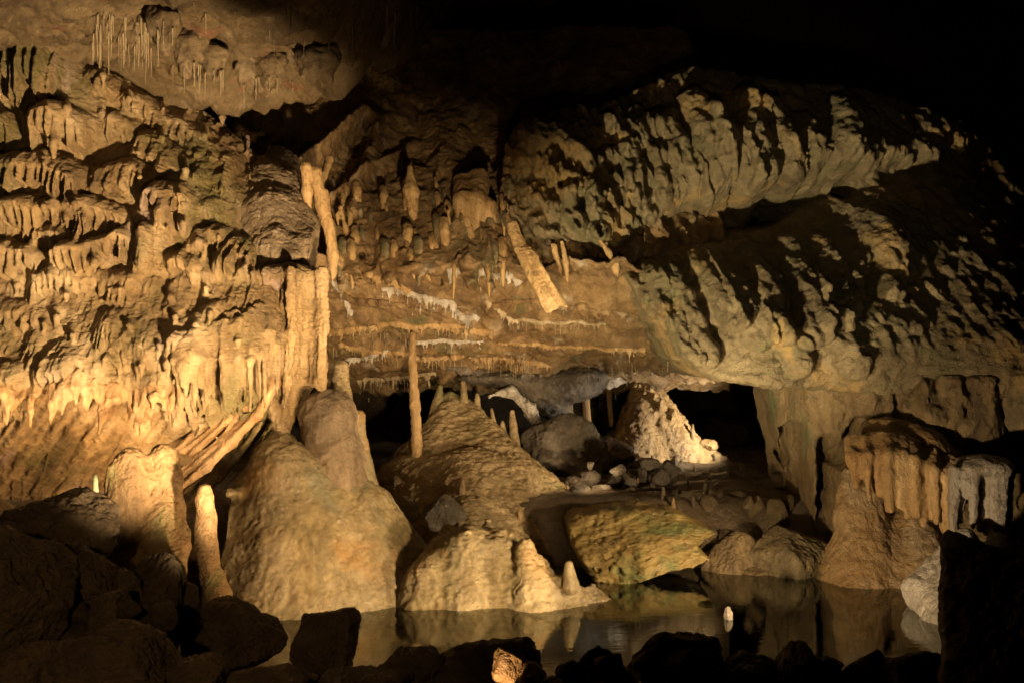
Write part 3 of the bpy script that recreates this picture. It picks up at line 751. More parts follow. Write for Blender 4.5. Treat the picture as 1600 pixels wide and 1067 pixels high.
drape('stalactite', [[(478,262,8.95),(480,300,8.95),(482,345,8.95),(484,372,8.95)]], [[.06,.045,.04,.018]], 'blunt tan stalactite hanging just right of the grey curtain cap', cat='stalactite', seed=2)
drape('drapery', [[(492,270,9.0),(500,320,9.0),(515,360,9.0),(521,400,9.0),(524,432,9.0)], [(510,300,9.0),(514,350,9.0),(519,395,9.0),(522,425,9.0)], [(514,250,9.4),(501,290,9.05)], [(498,300,9.0),(503,350,9.0)], [(517,405,8.98),(520,442,8.98)]],
      [[.075,.05,.05,.05,.02],[.03,.04,.04,.018],[.05,.03],[.025,.015],[.025,.012]], 'longest tan drapery with a split tip hanging in the gap right of the curtain', seed=3)
for j, (rows, rads, lab) in enumerate([
    ([[(640,262,10.1),(642,300,10.0),(648,350,9.9)], [(632,285,10.1),(634,345,10.0)]], [[.035,.085,.035],[.035,.02]], 'knobbly ochre drapery on the dark recess wall above the ceiling ribs'),
    ([[(532,325,9.8),(540,358,9.75),(546,385,9.7)], [(526,335,9.8),(530,362,9.8)]], [[.03,.025,.012],[.02,.012]], 'pair of thin ochre drips right of the long split drapery'),
    ([[(640,375,9.7),(655,405,9.65),(672,438,9.6)], [(655,372,9.7),(672,400,9.65),(682,425,9.6)], [(668,370,9.7),(690,415,9.65)]], [[.04,.05,.02],[.05,.05,.02],[.03,.015]], 'slanting cluster of ochre draperies on the sloping low ceiling'),
    ([[(700,330,9.75),(706,372,9.7),(712,398,9.65)], [(695,352,9.75),(702,378,9.7)]], [[.025,.03,.015],[.02,.012]], 'thin hooked ochre drapery left of the broad olive apron'),
    ([[(722,285,10.2),(725,315,9.8),(728,350,9.75),(735,395,9.7)], [(748,280,10.2),(745,318,9.8),(748,352,9.75)], [(764,325,9.8),(768,356,9.8)], [(735,330,9.8),(755,330,9.8)], [(738,350,9.75),(726,378,9.7),(714,412,9.65)]], [[.10,.11,.11,.05],[.12,.12,.08],[.10,.07],[.12,.12],[.05,.035,.015]], 'broad olive and tan drapery apron under the dark recess'),
    ([[(757,398,9.5),(754,425,9.5)], [(768,398,9.5),(770,430,9.5)], [(752,400,9.5),(775,396,9.5)], [(762,398,9.5),(762,418,9.5)], [(776,398,9.5),(779,418,9.5)]], [[.035,.012],[.03,.01],[.04,.04],[.03,.012],[.03,.012]], 'white comb of short stalactites below the olive apron'),
    ([[(878,378,9.35),(884,410,9.35),(888,452,9.35)]], [[.03,.032,.016]], 'thin ochre stalactite right of the broken slanting drapery'),
    ([[(868,385,9.4),(874,420,9.4),(880,440,9.4)], [(862,382,9.4),(866,405,9.4)]], [[.03,.025,.01],[.02,.01]], 'pale ragged drip between the broken drapery and a thin stalactite'),
    ([[(935,372,9.5),(950,395,9.5),(962,420,9.5)], [(962,412,9.5),(965,432,9.5)]], [[.025,.03,.045],[.045,.012]], 'pale slanting drip on the lower lip of the hanging right rock')]):
    drape('drapery', rows, rads, lab, seed=20 + j, mat='white' if 'white' in lab else 'drape', cat='stalactite' if 'stalactite' in lab and 'comb' not in lab else 'drapery')
# the broken slanting sheet
rs = np.random.RandomState(17); rows = []; rads = []
for k in range(8):
    e = k / 7; j = rs.uniform(-2, 2, 4)
    rows.append([(794 + 10 * e + j[0], 352 - 4 * e, 9.25), (806 + 20 * e + j[1], 390, 9.18 + .02 * math.sin(k * 2)), (828 + 27 * e + j[2], 432, 9.12 + .03 * math.sin(k * 2.5)), (856 + 28 * e + j[3], 486 - 10 * e + rs.uniform(-6, 4), 9.06 + .02 * math.sin(k * 3))])
    r = rs.uniform(.020, .034); rads.append([r * .8, r, r * 1.1, r * .9])
rows += [[(828,388,9.2),(838,402,9.15)], [(793,318,9.35),(797,352,9.25)], [(790,335,9.3),(800,365,9.22)]]; rads += [[.025,.025],[.012,.03],[.02,.03]]
drape('broken_drapery', rows, rads, 'pale tan slanting drapery with a broken lower end in the middle of the cave', cat='drapery', seed=6, amp=1.0, k=.025, h=.009)
for (rows, rr, lab, sd) in [
    ([(645,520,10.25),(644,560,10.25),(649,640,10.25),(652,720,10.25),(654,778,10.25)], [.026,.042,.054,.06,.045], 'tall thin ringed tan stalactite hanging before the scaly cone', 1)]:
    v, q, t = tube(pxs(rows), rr, 20, 40, sd, .2, .2)
    put('ringed_stalactite', v, q, t, M['drape'], lab, 'stalactite')

# ragged clumps on the lip of the high ceiling
rs = np.random.RandomState(8)
for cx, cy, w_, lab in [(255,52,16,'small reddish'), (330,98,26,'long pale'), (408,118,30,'whitish tipped'), (300,88,14,'narrow'), (500,105,26,'dim rounded')]:
    d_ = 2.22 * F / (533.5 - cy)
    prim = []
    for k in range(14):
        x_ = cx + rs.uniform(-w_, w_); y_ = cy + rs.uniform(-6, 8); l_ = rs.uniform(8, 26)
        dd = d_ + rs.uniform(-.12, .12); prim.append(('c', P(x_, y_ - 18, dd), P(x_ + rs.uniform(-3, 3), y_ + l_, dd), rs.uniform(.05, .09), rs.uniform(.006, .03)))
    blob('ceiling_clump', prim, .012, .07, M['ceil'], dk='nodule', amp=.9, seed=cx, label=lab + ' ragged clump of stalactites on the lit high ceiling', cat='stalactite clump', bvh=True)

# ---------------------------------------------------------------- crystal ribs with fringes across the low ceiling
def low_bvh():
    v_, q_, t_ = BVH_SRC[[k for k, b in enumerate(BVH_SRC) if len(b[0]) == len(low_ceiling.data.vertices)][0]]
    return BVHTree.FromPolygons(np.asarray(v_).tolist(), np.asarray(q_).tolist())
LB = low_bvh()
def low_hit(px, py):
    e = Vector((0, 0, CAM_Z)); return LB.ray_cast(e, (Vector(P(px, py, 1.0)) - e).normalized())[0]
def rib(path, n, seed, mat, label, rmax=.035, drip=(.03, .14)):
    rs = np.random.RandomState(seed); prim = []; path = np.array(path, float)
    tt = np.linspace(0, 1, n); X_ = np.interp(tt, np.linspace(0, 1, len(path)), path[:, 0]); Y_ = np.interp(tt, np.linspace(0, 1, len(path)), path[:, 1])
    prev = None
    for x_, y_ in zip(X_, Y_ + 3.0 * n1(X_, .05, seed, 2) * 2):
        h = low_hit(x_, y_)
        if h is None: prev = None; continue
        h = np.array(h); r = rmax * rs.uniform(.35, 1)
        if prev is not None and np.linalg.norm(h - prev[0]) < .4: prim.append(('c', prev[0], h, prev[1], r, .03))
        if rs.rand() < .85:
            l_ = rs.uniform(*drip) * (1.7 if rs.rand() < .12 else 1)
            prim.append(('c', h, h + [rs.uniform(-.02, .02), -.01, -l_], r * .6, .005, .015))
        prev = (h, r)
    if prim: blob('calcite_rib', prim, .0125, .03, M[mat], dk='nodule', amp=.35, seed=seed, label=label, cat='calcite rib')
rib([(515,420),(560,428),(610,440),(640,452)], 34, 1, 'drape', 'brown crystal rib with drips running down right from the curtain')
rib([(760,470),(800,500),(870,503),(945,506)], 44, 2, 'straw', 'pale rib fringed with short drips on the right half of the low ceiling', .022, (.03, .11))
rib([(512,520),(560,512),(620,506),(690,512),(758,522)], 56, 3, 'drape', 'long tan rib of drips just above the top of the ringed stalactite', .035, (.03, .12))
rib([(640,535),(700,532),(755,533)], 30, 4, 'white', 'short white flecked rib right of the ringed stalactite', .02, (.03, .10))
rib([(540,565),(575,556),(605,545)], 24, 5, 'white', 'white toothed rib left of the ringed stalactite', .022, (.03, .10))
rib([(650,560),(720,556),(800,562),(860,570)], 50, 6, 'drape', 'tan rib of drips above the scaly cone', .03, (.03, .14))
rib([(500,455),(560,470),(640,480),(700,500)], 30, 7, 'mid', 'dark ochre rib across the upper low ceiling', .04, (.02, .08))
rib([(850,378),(900,374),(935,374)], 26, 8, 'drape', 'knobbly rib along the front lip of the low ceiling', .03, (.03, .10))
rib([(700,575),(780,585),(850,588),(910,590)], 40, 9, 'grey', 'grey rib at the back of the low ceiling', .05, (.02, .08))

rib([(530,540),(590,548),(636,552)], 34, 12, 'drape', 'tan rib crossing behind the top of the ringed stalactite', .025, (.03, .12))
rib([(560,595),(600,592),(640,588),(680,582)], 40, 13, 'straw', 'pale fringe along the edge of the dark hollow', .025, (.05, .18))
rib([(760,480),(820,470),(900,478),(960,490)], 40, 14, 'mid', 'ochre rib behind the broken slanting drapery', .035, (.03, .10))
rib([(780,535),(860,540),(940,545),(1010,548)], 46, 15, 'drape', 'tan rib under the right half of the low ceiling', .022, (.02, .09))
rib([(520,440),(540,470),(548,490)], 20, 16, 'white', 'short white rib descending beside the curtain edge', .025, (.02, .09))
rib([(700,420),(740,425),(790,430),(815,440)], 34, 17, 'white', 'whitish fringed rib under the olive apron', .025, (.04, .14))
rib([(690,505),(740,515),(770,520)], 24, 18, 'drape', 'short tan rib below the fanged white rib', .025, (.03, .11))

# ================================================================ MIDDLE FLOOR: cones, mounds, boulders
vol = Vol((P(530, 800, 10.2)[0], 8.0, -.1), (P(950, 800, 10.5)[0], 12.4, P(0, 578, 11.4)[2]), .016)
vol.cone(P(704, 622, 11.15), P(690, 850, 10.45), .09, 1.08, .2)
vol.cone(P(728, 632, 11.1), P(800, 845, 10.3), .09, .86, .12)
vol.cone(P(640, 720, 10.9), P(630, 845, 10.2), .15, .7, .2)
vol.cone(P(800, 735, 10.7), P(850, 830, 10.2), .10, .50, .2)
v, q, t = vol.mesh(); n = vnormals(v, q, t); v = v + detail(v, n, 'shingle', .75, 4) + n * (.03 * fbm(v * np.array([3.5, 3.5, 1.2], f32), 4, 9))[:, None]
cone_ = put('flowstone_cone', v, q, t, M['cone'], 'wide scaly flowstone cone with small stalagmites on its ridge, behind the thin ringed stalactite', 'flowstone cone', bvh=True)

for pts, rads in [([(688,604,11.1),(682,655,11.1)], [.032,.11]), ([(724,598,11.05),(727,655,11.05)], [.034,.075]), ([(745,616,11.1),(749,660,11.05)], [.022,.07]),
                  ([(768,640,11.0),(772,680,10.95)], [.02,.07]), ([(800,644,10.9),(806,710,10.85)], [.026,.07]), ([(785,660,10.95),(790,700,10.9)], [.02,.07])]:
    w = pxs(pts); blob('small_stalagmite', [('c', w[0], w[1], rads[0], rads[1])], .012, .05, M['cone'], dk='nodule', amp=.4, seed=int(pts[0][0]), parent=cone_)
blob('skirt', [('c', P(730, 775, 10.15), P(735, 890, 8.8), .5, .30), ('c', P(640, 770, 10.3), P(650, 870, 9.2), .4, .25), ('c', P(800, 778, 10.15), P(830, 880, 9.1), .4, .25)], .016, .3, M['cone'], dk='soft', amp=1.4, seed=6, parent=cone_, label='low smooth skirt running down to the front mound')
vol = Vol((P(900, 700, 12.6)[0], 11.4, .35), (P(1150, 700, 12.3)[0], 13.5, P(0, 575, 12.6)[2]), .0145)
vol.cone(P(1008, 600, 12.5), P(1000, 725, 12.45), .16, .50, .15)
vol.cone(P(1020, 605, 12.45), P(1075, 728, 12.3), .10, .34, .12)
vol.cone(P(1050, 690, 12.4), P(1130, 722, 12.2), .10, .10, .15)
rs = np.random.RandomState(3)
for k in range(34):
    s = rs.rand(); px = 1016 + 62 * s + rs.uniform(-30, 12); py = 598 + 100 * s ** 1.15 + rs.uniform(-4, 18)
    c = P(px, py, 12.18 + .1 * rs.rand()); vol.cone(c, c + [0, 0, .05], .035, .02, .04)
sculpt('back_cone', vol, M['drape'], 'shingle', .7, 6, label='tall ochre flowstone cone in the back chamber with a bright ragged right edge', cat='flowstone cone', bvh=True)
for rows, rr, lab in [([(914,600,12.0),(916,640,12.0),(920,695,12.0)], [.045,.05,.05], 'nearer left of the thin columns left of the back cone'),
                      ([(951,598,12.6),(952,630,12.6),(956,665,12.6)], [.04,.035,.035], 'thin split column close beside the back cone'),
                      ([(891,610,12.4),(888,640,12.4),(898,672,12.4)], [.05,.05,.06], 'curved pale column above the grey boulder')]:
    v, q, t = tube(pxs(rows), rr, 12, 8, 5, .15, .06); put('column', v, q, t, M['drape'], lab, 'column')
# pale slab behind the columns and the grey lobes under the low ceiling lip
boulder('wall_slab', P(932, 632, 13.3), (.22, .2, .36), 31, M['floor'], 'flat olive rock slab behind the thin columns', 'rock', planes=8)
blob('ceiling_lobe', [('e', P(800, 590, 12.0), (.7, .35, .12)), ('e', P(870, 608, 11.9), (.55, .35, .17)), ('c', P(840, 620, 11.9), P(880, 650, 11.9), .22, .12), ('e', P(905, 585, 11.8), (.35, .3, .10))], .016, .15, M['grey'], dk='rough', amp=.8, seed=3,
     label='grey rock lobe drooping from the low ceiling above the grey boulder', cat='rock', bvh=True)
blob('calcite_crust', [('c', P(950, 600, 12.0), P(985, 580, 12.0), .07, .09), ('c', P(985, 580, 12.0), P(1020, 572, 12.0), .09, .05), ('c', P(905, 590, 11.9), P(950, 585, 12.0), .04, .07), ('e', P(965, 570, 11.9), (.2, .12, .06))], .014, .08, M['white'], dk='nodule', amp=.8, seed=3,
     label='white crystal crust on the ceiling lip above the back cone', cat='calcite crust', bvh=True)
blob('calcite_crust', [('c', P(765, 618, 11.5), P(800, 612, 11.5), .03, .045), ('c', P(800, 612, 11.5), P(828, 640, 11.5), .045, .07), ('c', P(828, 640, 11.5), P(838, 662, 11.5), .08, .05)], .014, .06, M['white'], dk='nodule', amp=1.4, seed=5,
     label='white calcite crust curling behind the ridge of the scaly cone', cat='calcite crust')
rib([(598,452),(640,458),(668,466),(705,474),(722,500),(748,494)], 34, 11, 'white', 'white crystal rib with fanged tips in the middle of the brown ceiling', .034, (.04, .15))
boulder('grey_boulder', P(884, 702, 11.35), (.50, .42, .50), 27, M['grey'], 'large angular grey boulder leaning at the right foot of the scaly cone', 'boulder', planes=12, soft=50, rough=1.2)

# ---------------------------------------------------------------- floor sheets
def floor_mesh():
    x0, x1, y0, y1, st = -8.0, 9.0, 1.0, 17.0, .06
    nx = int((x1 - x0) / st) + 1; ny = int((y1 - y0) / st) + 1
    X, Y = np.meshgrid(np.linspace(x0, x1, nx), np.linspace(y0, y1, ny), indexing='ij')
    Q = np.stack([X.ravel(), Y.ravel(), 0 * X.ravel()], 1).astype(f32)
    n = (.07 * fbm(Q * 1.5, 5, 23, .6) + .03 * fbm(Q * 5, 3, 25, .6, True)).reshape(X.shape)
    z = -.45 + 0 * X
    z = np.where(Y > 7.5, z + .95 * sstep(8.3, 9.6, Y + .2 * X * 0), z)          # up to the back chamber floor
    z = z + .30 * (1 - sstep(4.6, 6.1, Y - .12 * X))                                # near shore
    z = z + .75 * (1 - sstep(-2.7, -1.9, X)) * (1 - sstep(6.4, 8.5, Y)) + .9 * (1 - sstep(-4, -2.4, X))
    z = z + .9 * sstep(3.2, 4.6, X)
    z = z + .44 * np.exp(-((X - 2.35) / .7) ** 2 - ((Y - 6.15) / .5) ** 2)      # pale shallows by the right shore
    z = z + .10 * sstep(11.5, 13.2, Y)
    # low rimstone terraces in the back chamber
    z = z + .03 * np.sin(Y * 9 + 2 * n1(X, .8, 3).reshape(X.shape)) * sstep(9.6, 10.4, Y)
    v = np.stack([X, Y, z + n], -1).reshape(-1, 3).astype(f32)
    return v, grid_quads(nx, ny)
v, q = floor_mesh()
put('cave_floor', v, q, np.zeros((0, 3), int), M['floor'], kind='structure', bvh=True)
wx = np.linspace(-4, 5.5, 40); wy = np.linspace(4.2, 9.6, 30)
X, Y = np.meshgrid(wx, wy, indexing='ij'); v = np.stack([X, Y, 0 * X], -1).reshape(-1, 3)
put('pool_water', v, grid_quads(40, 30), np.zeros((0, 3), int), M['water'], kind='structure')

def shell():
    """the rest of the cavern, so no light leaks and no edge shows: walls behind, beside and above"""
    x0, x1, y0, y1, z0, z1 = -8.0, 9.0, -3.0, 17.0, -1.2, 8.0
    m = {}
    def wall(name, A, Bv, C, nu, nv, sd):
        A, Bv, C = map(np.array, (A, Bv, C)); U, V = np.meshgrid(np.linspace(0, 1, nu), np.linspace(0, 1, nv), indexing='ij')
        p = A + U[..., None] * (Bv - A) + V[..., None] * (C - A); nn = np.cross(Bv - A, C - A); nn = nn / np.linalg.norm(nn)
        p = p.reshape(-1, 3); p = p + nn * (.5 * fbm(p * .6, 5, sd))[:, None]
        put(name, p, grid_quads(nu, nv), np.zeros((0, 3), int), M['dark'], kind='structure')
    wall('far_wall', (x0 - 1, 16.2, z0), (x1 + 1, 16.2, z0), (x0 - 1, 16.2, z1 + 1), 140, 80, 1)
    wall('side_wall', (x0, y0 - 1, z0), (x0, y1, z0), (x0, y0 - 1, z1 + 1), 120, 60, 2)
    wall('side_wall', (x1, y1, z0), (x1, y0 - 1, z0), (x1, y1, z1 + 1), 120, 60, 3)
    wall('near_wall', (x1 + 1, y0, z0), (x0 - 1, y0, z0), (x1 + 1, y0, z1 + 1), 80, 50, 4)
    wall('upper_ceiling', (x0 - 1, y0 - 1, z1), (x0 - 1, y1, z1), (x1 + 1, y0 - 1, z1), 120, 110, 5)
shell()

# ---------------------------------------------------------------- front mound and rippled block in the pool
vol = Vol((P(595, 960, 7.4)[0], 6.9, -.25), (P(1000, 930, 8)[0], 8.7, P(0, 815, 7.9)[2]), .0115)
vol.cone(P(668, 900, 7.75), P(650, 990, 7.65), .17, .26, .10)
vol.chain(pxs([(690, 868, 7.95), (735, 850, 7.95), (800, 852, 7.95)]), [.12, .14, .12], .1)
vol.cone(P(725, 870, 7.85), P(722, 1000, 7.7), .20, .36, .12)
vol.cone(P(785, 862, 7.9), P(785, 1000, 7.75), .16, .34, .12)
vol.cone(P(820, 850, 7.72), P(836, 985, 7.6), .07, .27, .07)
vol.cone(P(845, 880, 7.75), P(872, 985, 7.65), .07, .24, .08)
vol.cone(P(888, 905, 7.75), P(905, 985, 7.7), .07, .20, .07)
vol.cone(P(925, 918, 7.85), P(950, 975, 7.8), .05, .19, .12)
vol.cone(P(762, 812, 8.1), P(760, 850, 8.05), .03, .10, .06)
vol.cone(P(700, 830, 8.15), P(690, 880, 8.0), .06, .18, .12)
pm = sculpt('pool_mound', vol, M['mound'], 'flow', 1.25, 17, label='lobed flowstone mound with a bright middle face at the pool edge', cat='flowstone', bvh=True)
blob('knob', [('c', P(889, 882, 7.64), P(891, 915, 7.62), .04, .075)], .0105, .03, M['mound'], dk='soft', amp=.6, seed=19, parent=pm)
DB = Depth([(880,800,9.0),(1000,790,9.1),(1110,810,9.0),(890,860,8.6),(1000,850,8.55),(1110,860,8.6),(930,930,8.4),(1000,920,8.4),(1080,900,8.45)])
vol = Vol((DB.at(875, 860)[0], 8.2, DB.at(1000, 930)[2]), (DB.at(1125, 860)[0], 9.7, DB.at(1000, 780)[2]), .0115)
x, z = vol.xz(); zz = z + 0 * x; xx2 = x + 0 * z
sl_ = zz - .16 * xx2 + .03 * n2(x, z, 5, 5, 81, 3)
H = .05 * n2(x, z, 3, 3, 82, 3) + .05 * n2(xx2 * 1.0, sl_, 3.5, 15, 83, 3, True) + .03 * n2(x, z, 14, 18, 84, 2)
low_ = 1 - sstep(DB.at(1000, 880)[2], DB.at(1000, 850)[2], sl_ + .16 * DB.at(1000, 860)[0] * 0 + .16 * .3)
H = H + .10 * low_
f = DB.f(x, z) - H.astype(f32)
pd = poly_sd(x, z, DB.xz([(884,818),(900,803),(945,797),(1000,793),(1058,800),(1116,830),(1088,852),(1110,872),(1080,884),(1040,892),(1000,906),(945,920),(925,905),(908,880),(890,850)])) + .012 * n2(x, z, 9, 9, 85, 2)
vol.D = smax((f[:, None, :] - vol.Y) * .75, pd[:, None, :] + 0 * vol.Y, .06)
vol.D = smax(vol.D, vol.Y - 9.6 + 0 * vol.D, .1)
sculpt('rippled_boulder', vol, M['gold'], 'flow', .6, 33, label='golden rippled block of rock jutting over the pool in the centre', cat='boulder', bvh=True)
# ================================================================ RIGHT ROCK WALL (overhanging)
DR = Depth([(780,200,9.9),(800,260,9.65),(800,350,9.45),(880,200,9.9),(870,330,9.4),(950,300,9.6),(1000,180,10.2),(1100,150,10.3),(1250,180,10.25),(1340,200,10.1),(1100,270,9.95),(1200,290,9.95),(1320,250,9.8),
    (1050,345,10.15),(1150,350,10.3),(1280,340,10.3),(1420,300,10.1),(970,400,9.75),(1080,430,9.45),(1200,430,9.35),(1300,420,9.25),(1378,370,9.3),(1420,450,9.2),(1100,520,9.05),(1200,540,8.75),(1300,540,8.65),(1400,540,8.6),(1560,560,8.5),
    (1080,570,9.0),(1150,590,8.8),(1240,604,8.7),(1300,606,8.8),(1450,632,8.75),(1560,660,8.6),(1620,450,9.2),(1640,250,11.0),(1500,300,10.3),(1500,120,11.3),(1660,100,11.8),(1660,650,8.4)])
vol = Vol((DR.at(770, 300)[0], 7.3, DR.at(1300, 690)[2]), (5.6, 11.3, DR.at(1000, 85)[2]), .0155)
x, z = vol.xz(); zz = z + 0 * x; xx2 = x + 0 * z
X_ = lambda px, py: DR.at(px, py)[0]
Z_ = lambda px, py: DR.at(px, py)[2]
H = .16 * n2(x, z, 1.3, 1.3, 51, 4)
# big leaning pillars of the upper part  (a, b, width, height)
def ridge(H, a_, b_, w_, h_, sd=0):
    A = DR.at(*a_)[[0, 2]]; Bp = DR.at(*b_)[[0, 2]]; e = Bp - A
    tt = np.clip(((xx2 - A[0]) * e[0] + (zz - A[1]) * e[1]) / (e @ e), 0, 1)
    wob = .05 * n1(tt * 3, 1.7, sd, 2)
    dd = np.hypot(xx2 - A[0] - tt * e[0] + wob, zz - A[1] - tt * e[1])
    return np.maximum(H, 0) * 0 + H + (1.35 * h_ * np.sqrt(np.clip(1 - (dd / w_) ** 2, 0, 1))).astype(f32)
for k, rr in enumerate([((1030,190),(1085,330),.16,.20),((1080,160),(1120,340),.17,.24),((1115,180),(1160,300),.13,.22),((1160,160),(1185,310),.17,.26),((1200,170),(1235,290),.13,.26),
    ((1250,190),(1270,260),.12,.16),((1320,170),(1320,240),.2,.2),((960,190),(1000,300),.14,.18),((990,180),(1040,310),.12,.15),((900,240),(940,360),.13,.16),((860,250),(905,350),.09,.14),
    ((1075,380),(1140,500),.12,.14),((1110,390),(1180,530),.12,.14),((1170,390),(1215,520),.13,.16),((1230,380),(1265,520),.15,.2),((1270,380),(1300,480),.13,.16),((1335,400),(1320,500),.10,.12),((1378,345),(1385,440),.20,.14),
    ((1290,500),(1330,570),.15,.14),((1200,500),(1250,570),.13,.12),((1040,420),(1110,560),.10,.14),((1000,400),(1080,560),.09,.12)]):
    H = ridge(H, *rr, sd=k)
wx = xx2 + .10 * n2(x, z, 2.2, 2.2, 54); wz = zz + .10 * n2(x, z, 2.2, 2.2, 57)
a, b = v2(wx + .25 * wz, wz, 6.5, 4.2, 3); c, _ = v2(wx + .15 * wz, wz, 15, 11, 5)
nod = sstep(Z_(1200, 580), Z_(1200, 500), zz)            # knobbly above, smoother on the belly
left = 1 - sstep(X_(960, 300), X_(1080, 300), xx2)
H = H + nod * (.26 * (.55 - a) + .12 * (.55 - c)) * (.55 + .9 * left) + (1 - nod) * .04 * n2(x, z, 4, 8, 61, 3, True)
# pits in the left part
pit, _ = v2(wx + .3 * wz, wz * .55, 6, 6, 9)
H = H - left * .22 * sstep(.30, .12, pit)
# smooth shadowed drapery dome at the upper left
g = np.exp(-((xx2 - X_(850, 215)) / .42) ** 2 - ((zz - Z_(850, 215)) / .30) ** 2)
H = H * (1 - .8 * g) + .35 * g
for (a_, b_), dp in zip([((985,395),(1090,352)),((1090,352),(1210,322)),((1210,322),(1345,282)),((1345,282),(1440,262))], (.40,.55,.55,.35)):  # groove cut into the recess so its band stays dark under every lamp
    A = DR.at(*a_)[[0, 2]]; Bp = DR.at(*b_)[[0, 2]]; e = Bp - A
    tt = np.clip(((xx2 - A[0]) * e[0] + (zz - A[1]) * e[1]) / (e @ e), 0, 1)
    dd = np.hypot(xx2 - A[0] - tt * e[0], zz - A[1] - tt * e[1]) + .05 * n2(x, z, 4, 4, 63, 3) + .11 * n2(x, z, 2.6, .6, 64, 2)
    H = H - dp * np.exp(-(dd / .14) ** 2)
f = DR.f(x, z) - H.astype(f32)
pl = [(782,300),(786,228),(815,195),(850,178),(905,168),(940,165),(985,140),(1030,118),(1085,100),(1200,120),(1330,132),(1420,150),(1500,190),(1600,270),(1900,340),(1900,760),(1700,705),(1600,690),(1545,668),(1450,632),(1380,622),(1300,608),(1240,606),(1180,604),(1130,596),(1090,575),(1062,556),(1030,510),(1000,470),(975,425),(955,400),(925,378),(870,368),(805,372),(793,340)]
pd = poly_sd(x, z, DR.xz(pl)) + .06 * n2(x, z, 3.5, 3.5, 33, 4) + .035 * n2(x, z, 12, 12, 34, 3)
vol.D = smax((f[:, None, :] - vol.Y) * .7, pd[:, None, :] + 0 * vol.Y, .09)
vol.D = smax(vol.D, vol.Y - 11.2 + 0 * vol.D, .05)
v, q, t = vol.mesh(); n = vnormals(v, q, t)
v = v + detail(v, n, 'nodule', .55, 7) + n * (.018 * fbm(v * 8, 4, 3, .6))[:, None]
put('hanging_rock_wall', v, q, t, M['rwall'], 'huge overhanging grey green rock wall with leaning pillars filling the upper right', 'rock wall', bvh=True)

# ---- recessed lower wall under it
DW = Depth([(1195,600,9.7),(1195,880,9.7),(1260,600,9.35),(1260,880,9.35),(1330,600,8.95),(1330,880,9.1),(1420,600,8.75),(1420,880,9.0),(1550,640,8.6),(1550,880,8.7),(1640,640,8.6),(1640,900,8.6)])
vol = Vol((DW.at(1190, 700)[0], 7.9, -.3), (DW.at(1650, 700)[0], 10.4, DW.at(1300, 580)[2]), .0155)
x, z = vol.xz(); zz = z + 0 * x; xx2 = x + 0 * z
H = .20 * n2(x, z, 2, 1.6, 71, 4) + .05 * n2(x, z, 8, 4, 72, 3, True)
for px, w_, h_ in [(1232,.10,.16),(1262,.12,.22),(1300,.13,.16),(1345,.13,.22),(1385,.12,.18),(1432,.14,.26),(1480,.16,.24),(1530,.2,.22)]:
    cx = DW.at(px, 740)[0] + .05 * n1(z[0], 2.2, px, 2)[None]
    H = H + (.7 * h_ * np.exp(-((xx2 - cx) / (w_ * .75)) ** 2) * (.7 + .5 * n2(x, z, 1.5, 2.5, int(px), 2))).astype(f32)
H = H + .35 * (1 - sstep(.0, .6, zz))
for path, w_, dp in [([(1236,672),(1243,720),(1250,790),(1262,860)], .055, .55), ([(1246,755),(1222,790),(1208,830)], .03, .35), ([(1292,690),(1290,760),(1282,850)], .05, .35), ([(1310,720),(1345,660)], .05, .4), ([(1396,612),(1394,650)], .02, .2)]:   # grooves carved to imitate the dark shadow shapes cast on this wall
    for p_, q_ in zip(path[:-1], path[1:]):
        A = DW.at(*p_)[[0, 2]]; Bp = DW.at(*q_)[[0, 2]]; e = Bp - A
        tt = np.clip(((xx2 - A[0]) * e[0] + (zz - A[1]) * e[1]) / (e @ e), 0, 1)
        dd = np.hypot(xx2 - A[0] - tt * e[0], zz - A[1] - tt * e[1]) + .02 * n2(x, z, 9, 9, 77, 2)
        H = np.minimum(H, H - dp * np.exp(-(dd / w_) ** 2))
H = H + .06 * n2(x, z, 5, 5, 78, 3) 
f = DW.f(x, z) - H.astype(f32)
pd = poly_sd(x, z, DW.xz([(1204,580),(1206,620),(1215,660),(1232,700),(1240,760),(1262,850),(1270,930),(1700,950),(1700,570)])) + .02 * n2(x, z, 7, 7, 75, 3)
vol.D = smax((f[:, None, :] - vol.Y) * .7, pd[:, None, :] + 0 * vol.Y, .12)
v, q, t = vol.mesh(); n = vnormals(v, q, t); v = v + detail(v, n, 'rough', .45, 9)
put('lower_rock_wall', v, q, t, M['rlow'], 'ochre columned rock wall standing under the overhang right of the back chamber', 'rock wall', bvh=True)

# ---- flowstone formation at the right
vol = Vol((P(1265, 900, 8.0)[0], 7.0, -.3), (P(1600, 900, 8.4)[0] + .2, 9.4, P(0, 640, 8.8)[2]), .0125)
vol.chain(pxs([(1360,672,8.7),(1392,690,8.62),(1440,712,8.5),(1492,745,8.4)]), [.10,.19,.22,.18], .15)
vol.ell(P(1420, 742, 8.5), (.40, .28, .24), .15)
fall = sculpt('flowstone_fall', vol, M['rform'], 'soft', .9, 25, label='brown flowstone fall with a fluted curtain and smooth apron above the right shore', cat='flowstone', bvh=True)
rs = np.random.RandomState(21); prim = []
for k in range(17):
    s = k / 16; px = 1338 + 150 * s + rs.uniform(-3, 3); tp = 694 + 34 * s - 18 * math.sin(3.1 * s); bt = 768 + 66 * s + rs.uniform(-18, 12)
    r = rs.uniform(.028, .06); dd = 8.24 - .12 * s + .05 * math.sin(k * 2.3)
    w = pxs([(px - 4, tp - 4, dd + .20), (px - 1, tp + 22, dd + .03), (px, (tp + bt) / 2, dd), (px + 3, bt, dd)]); rr = [r * 1.5, r * 1.4, r * 1.05, r * .75]
    prim += [('c', w[i], w[i + 1], rr[i], rr[i + 1]) for i in range(3)]
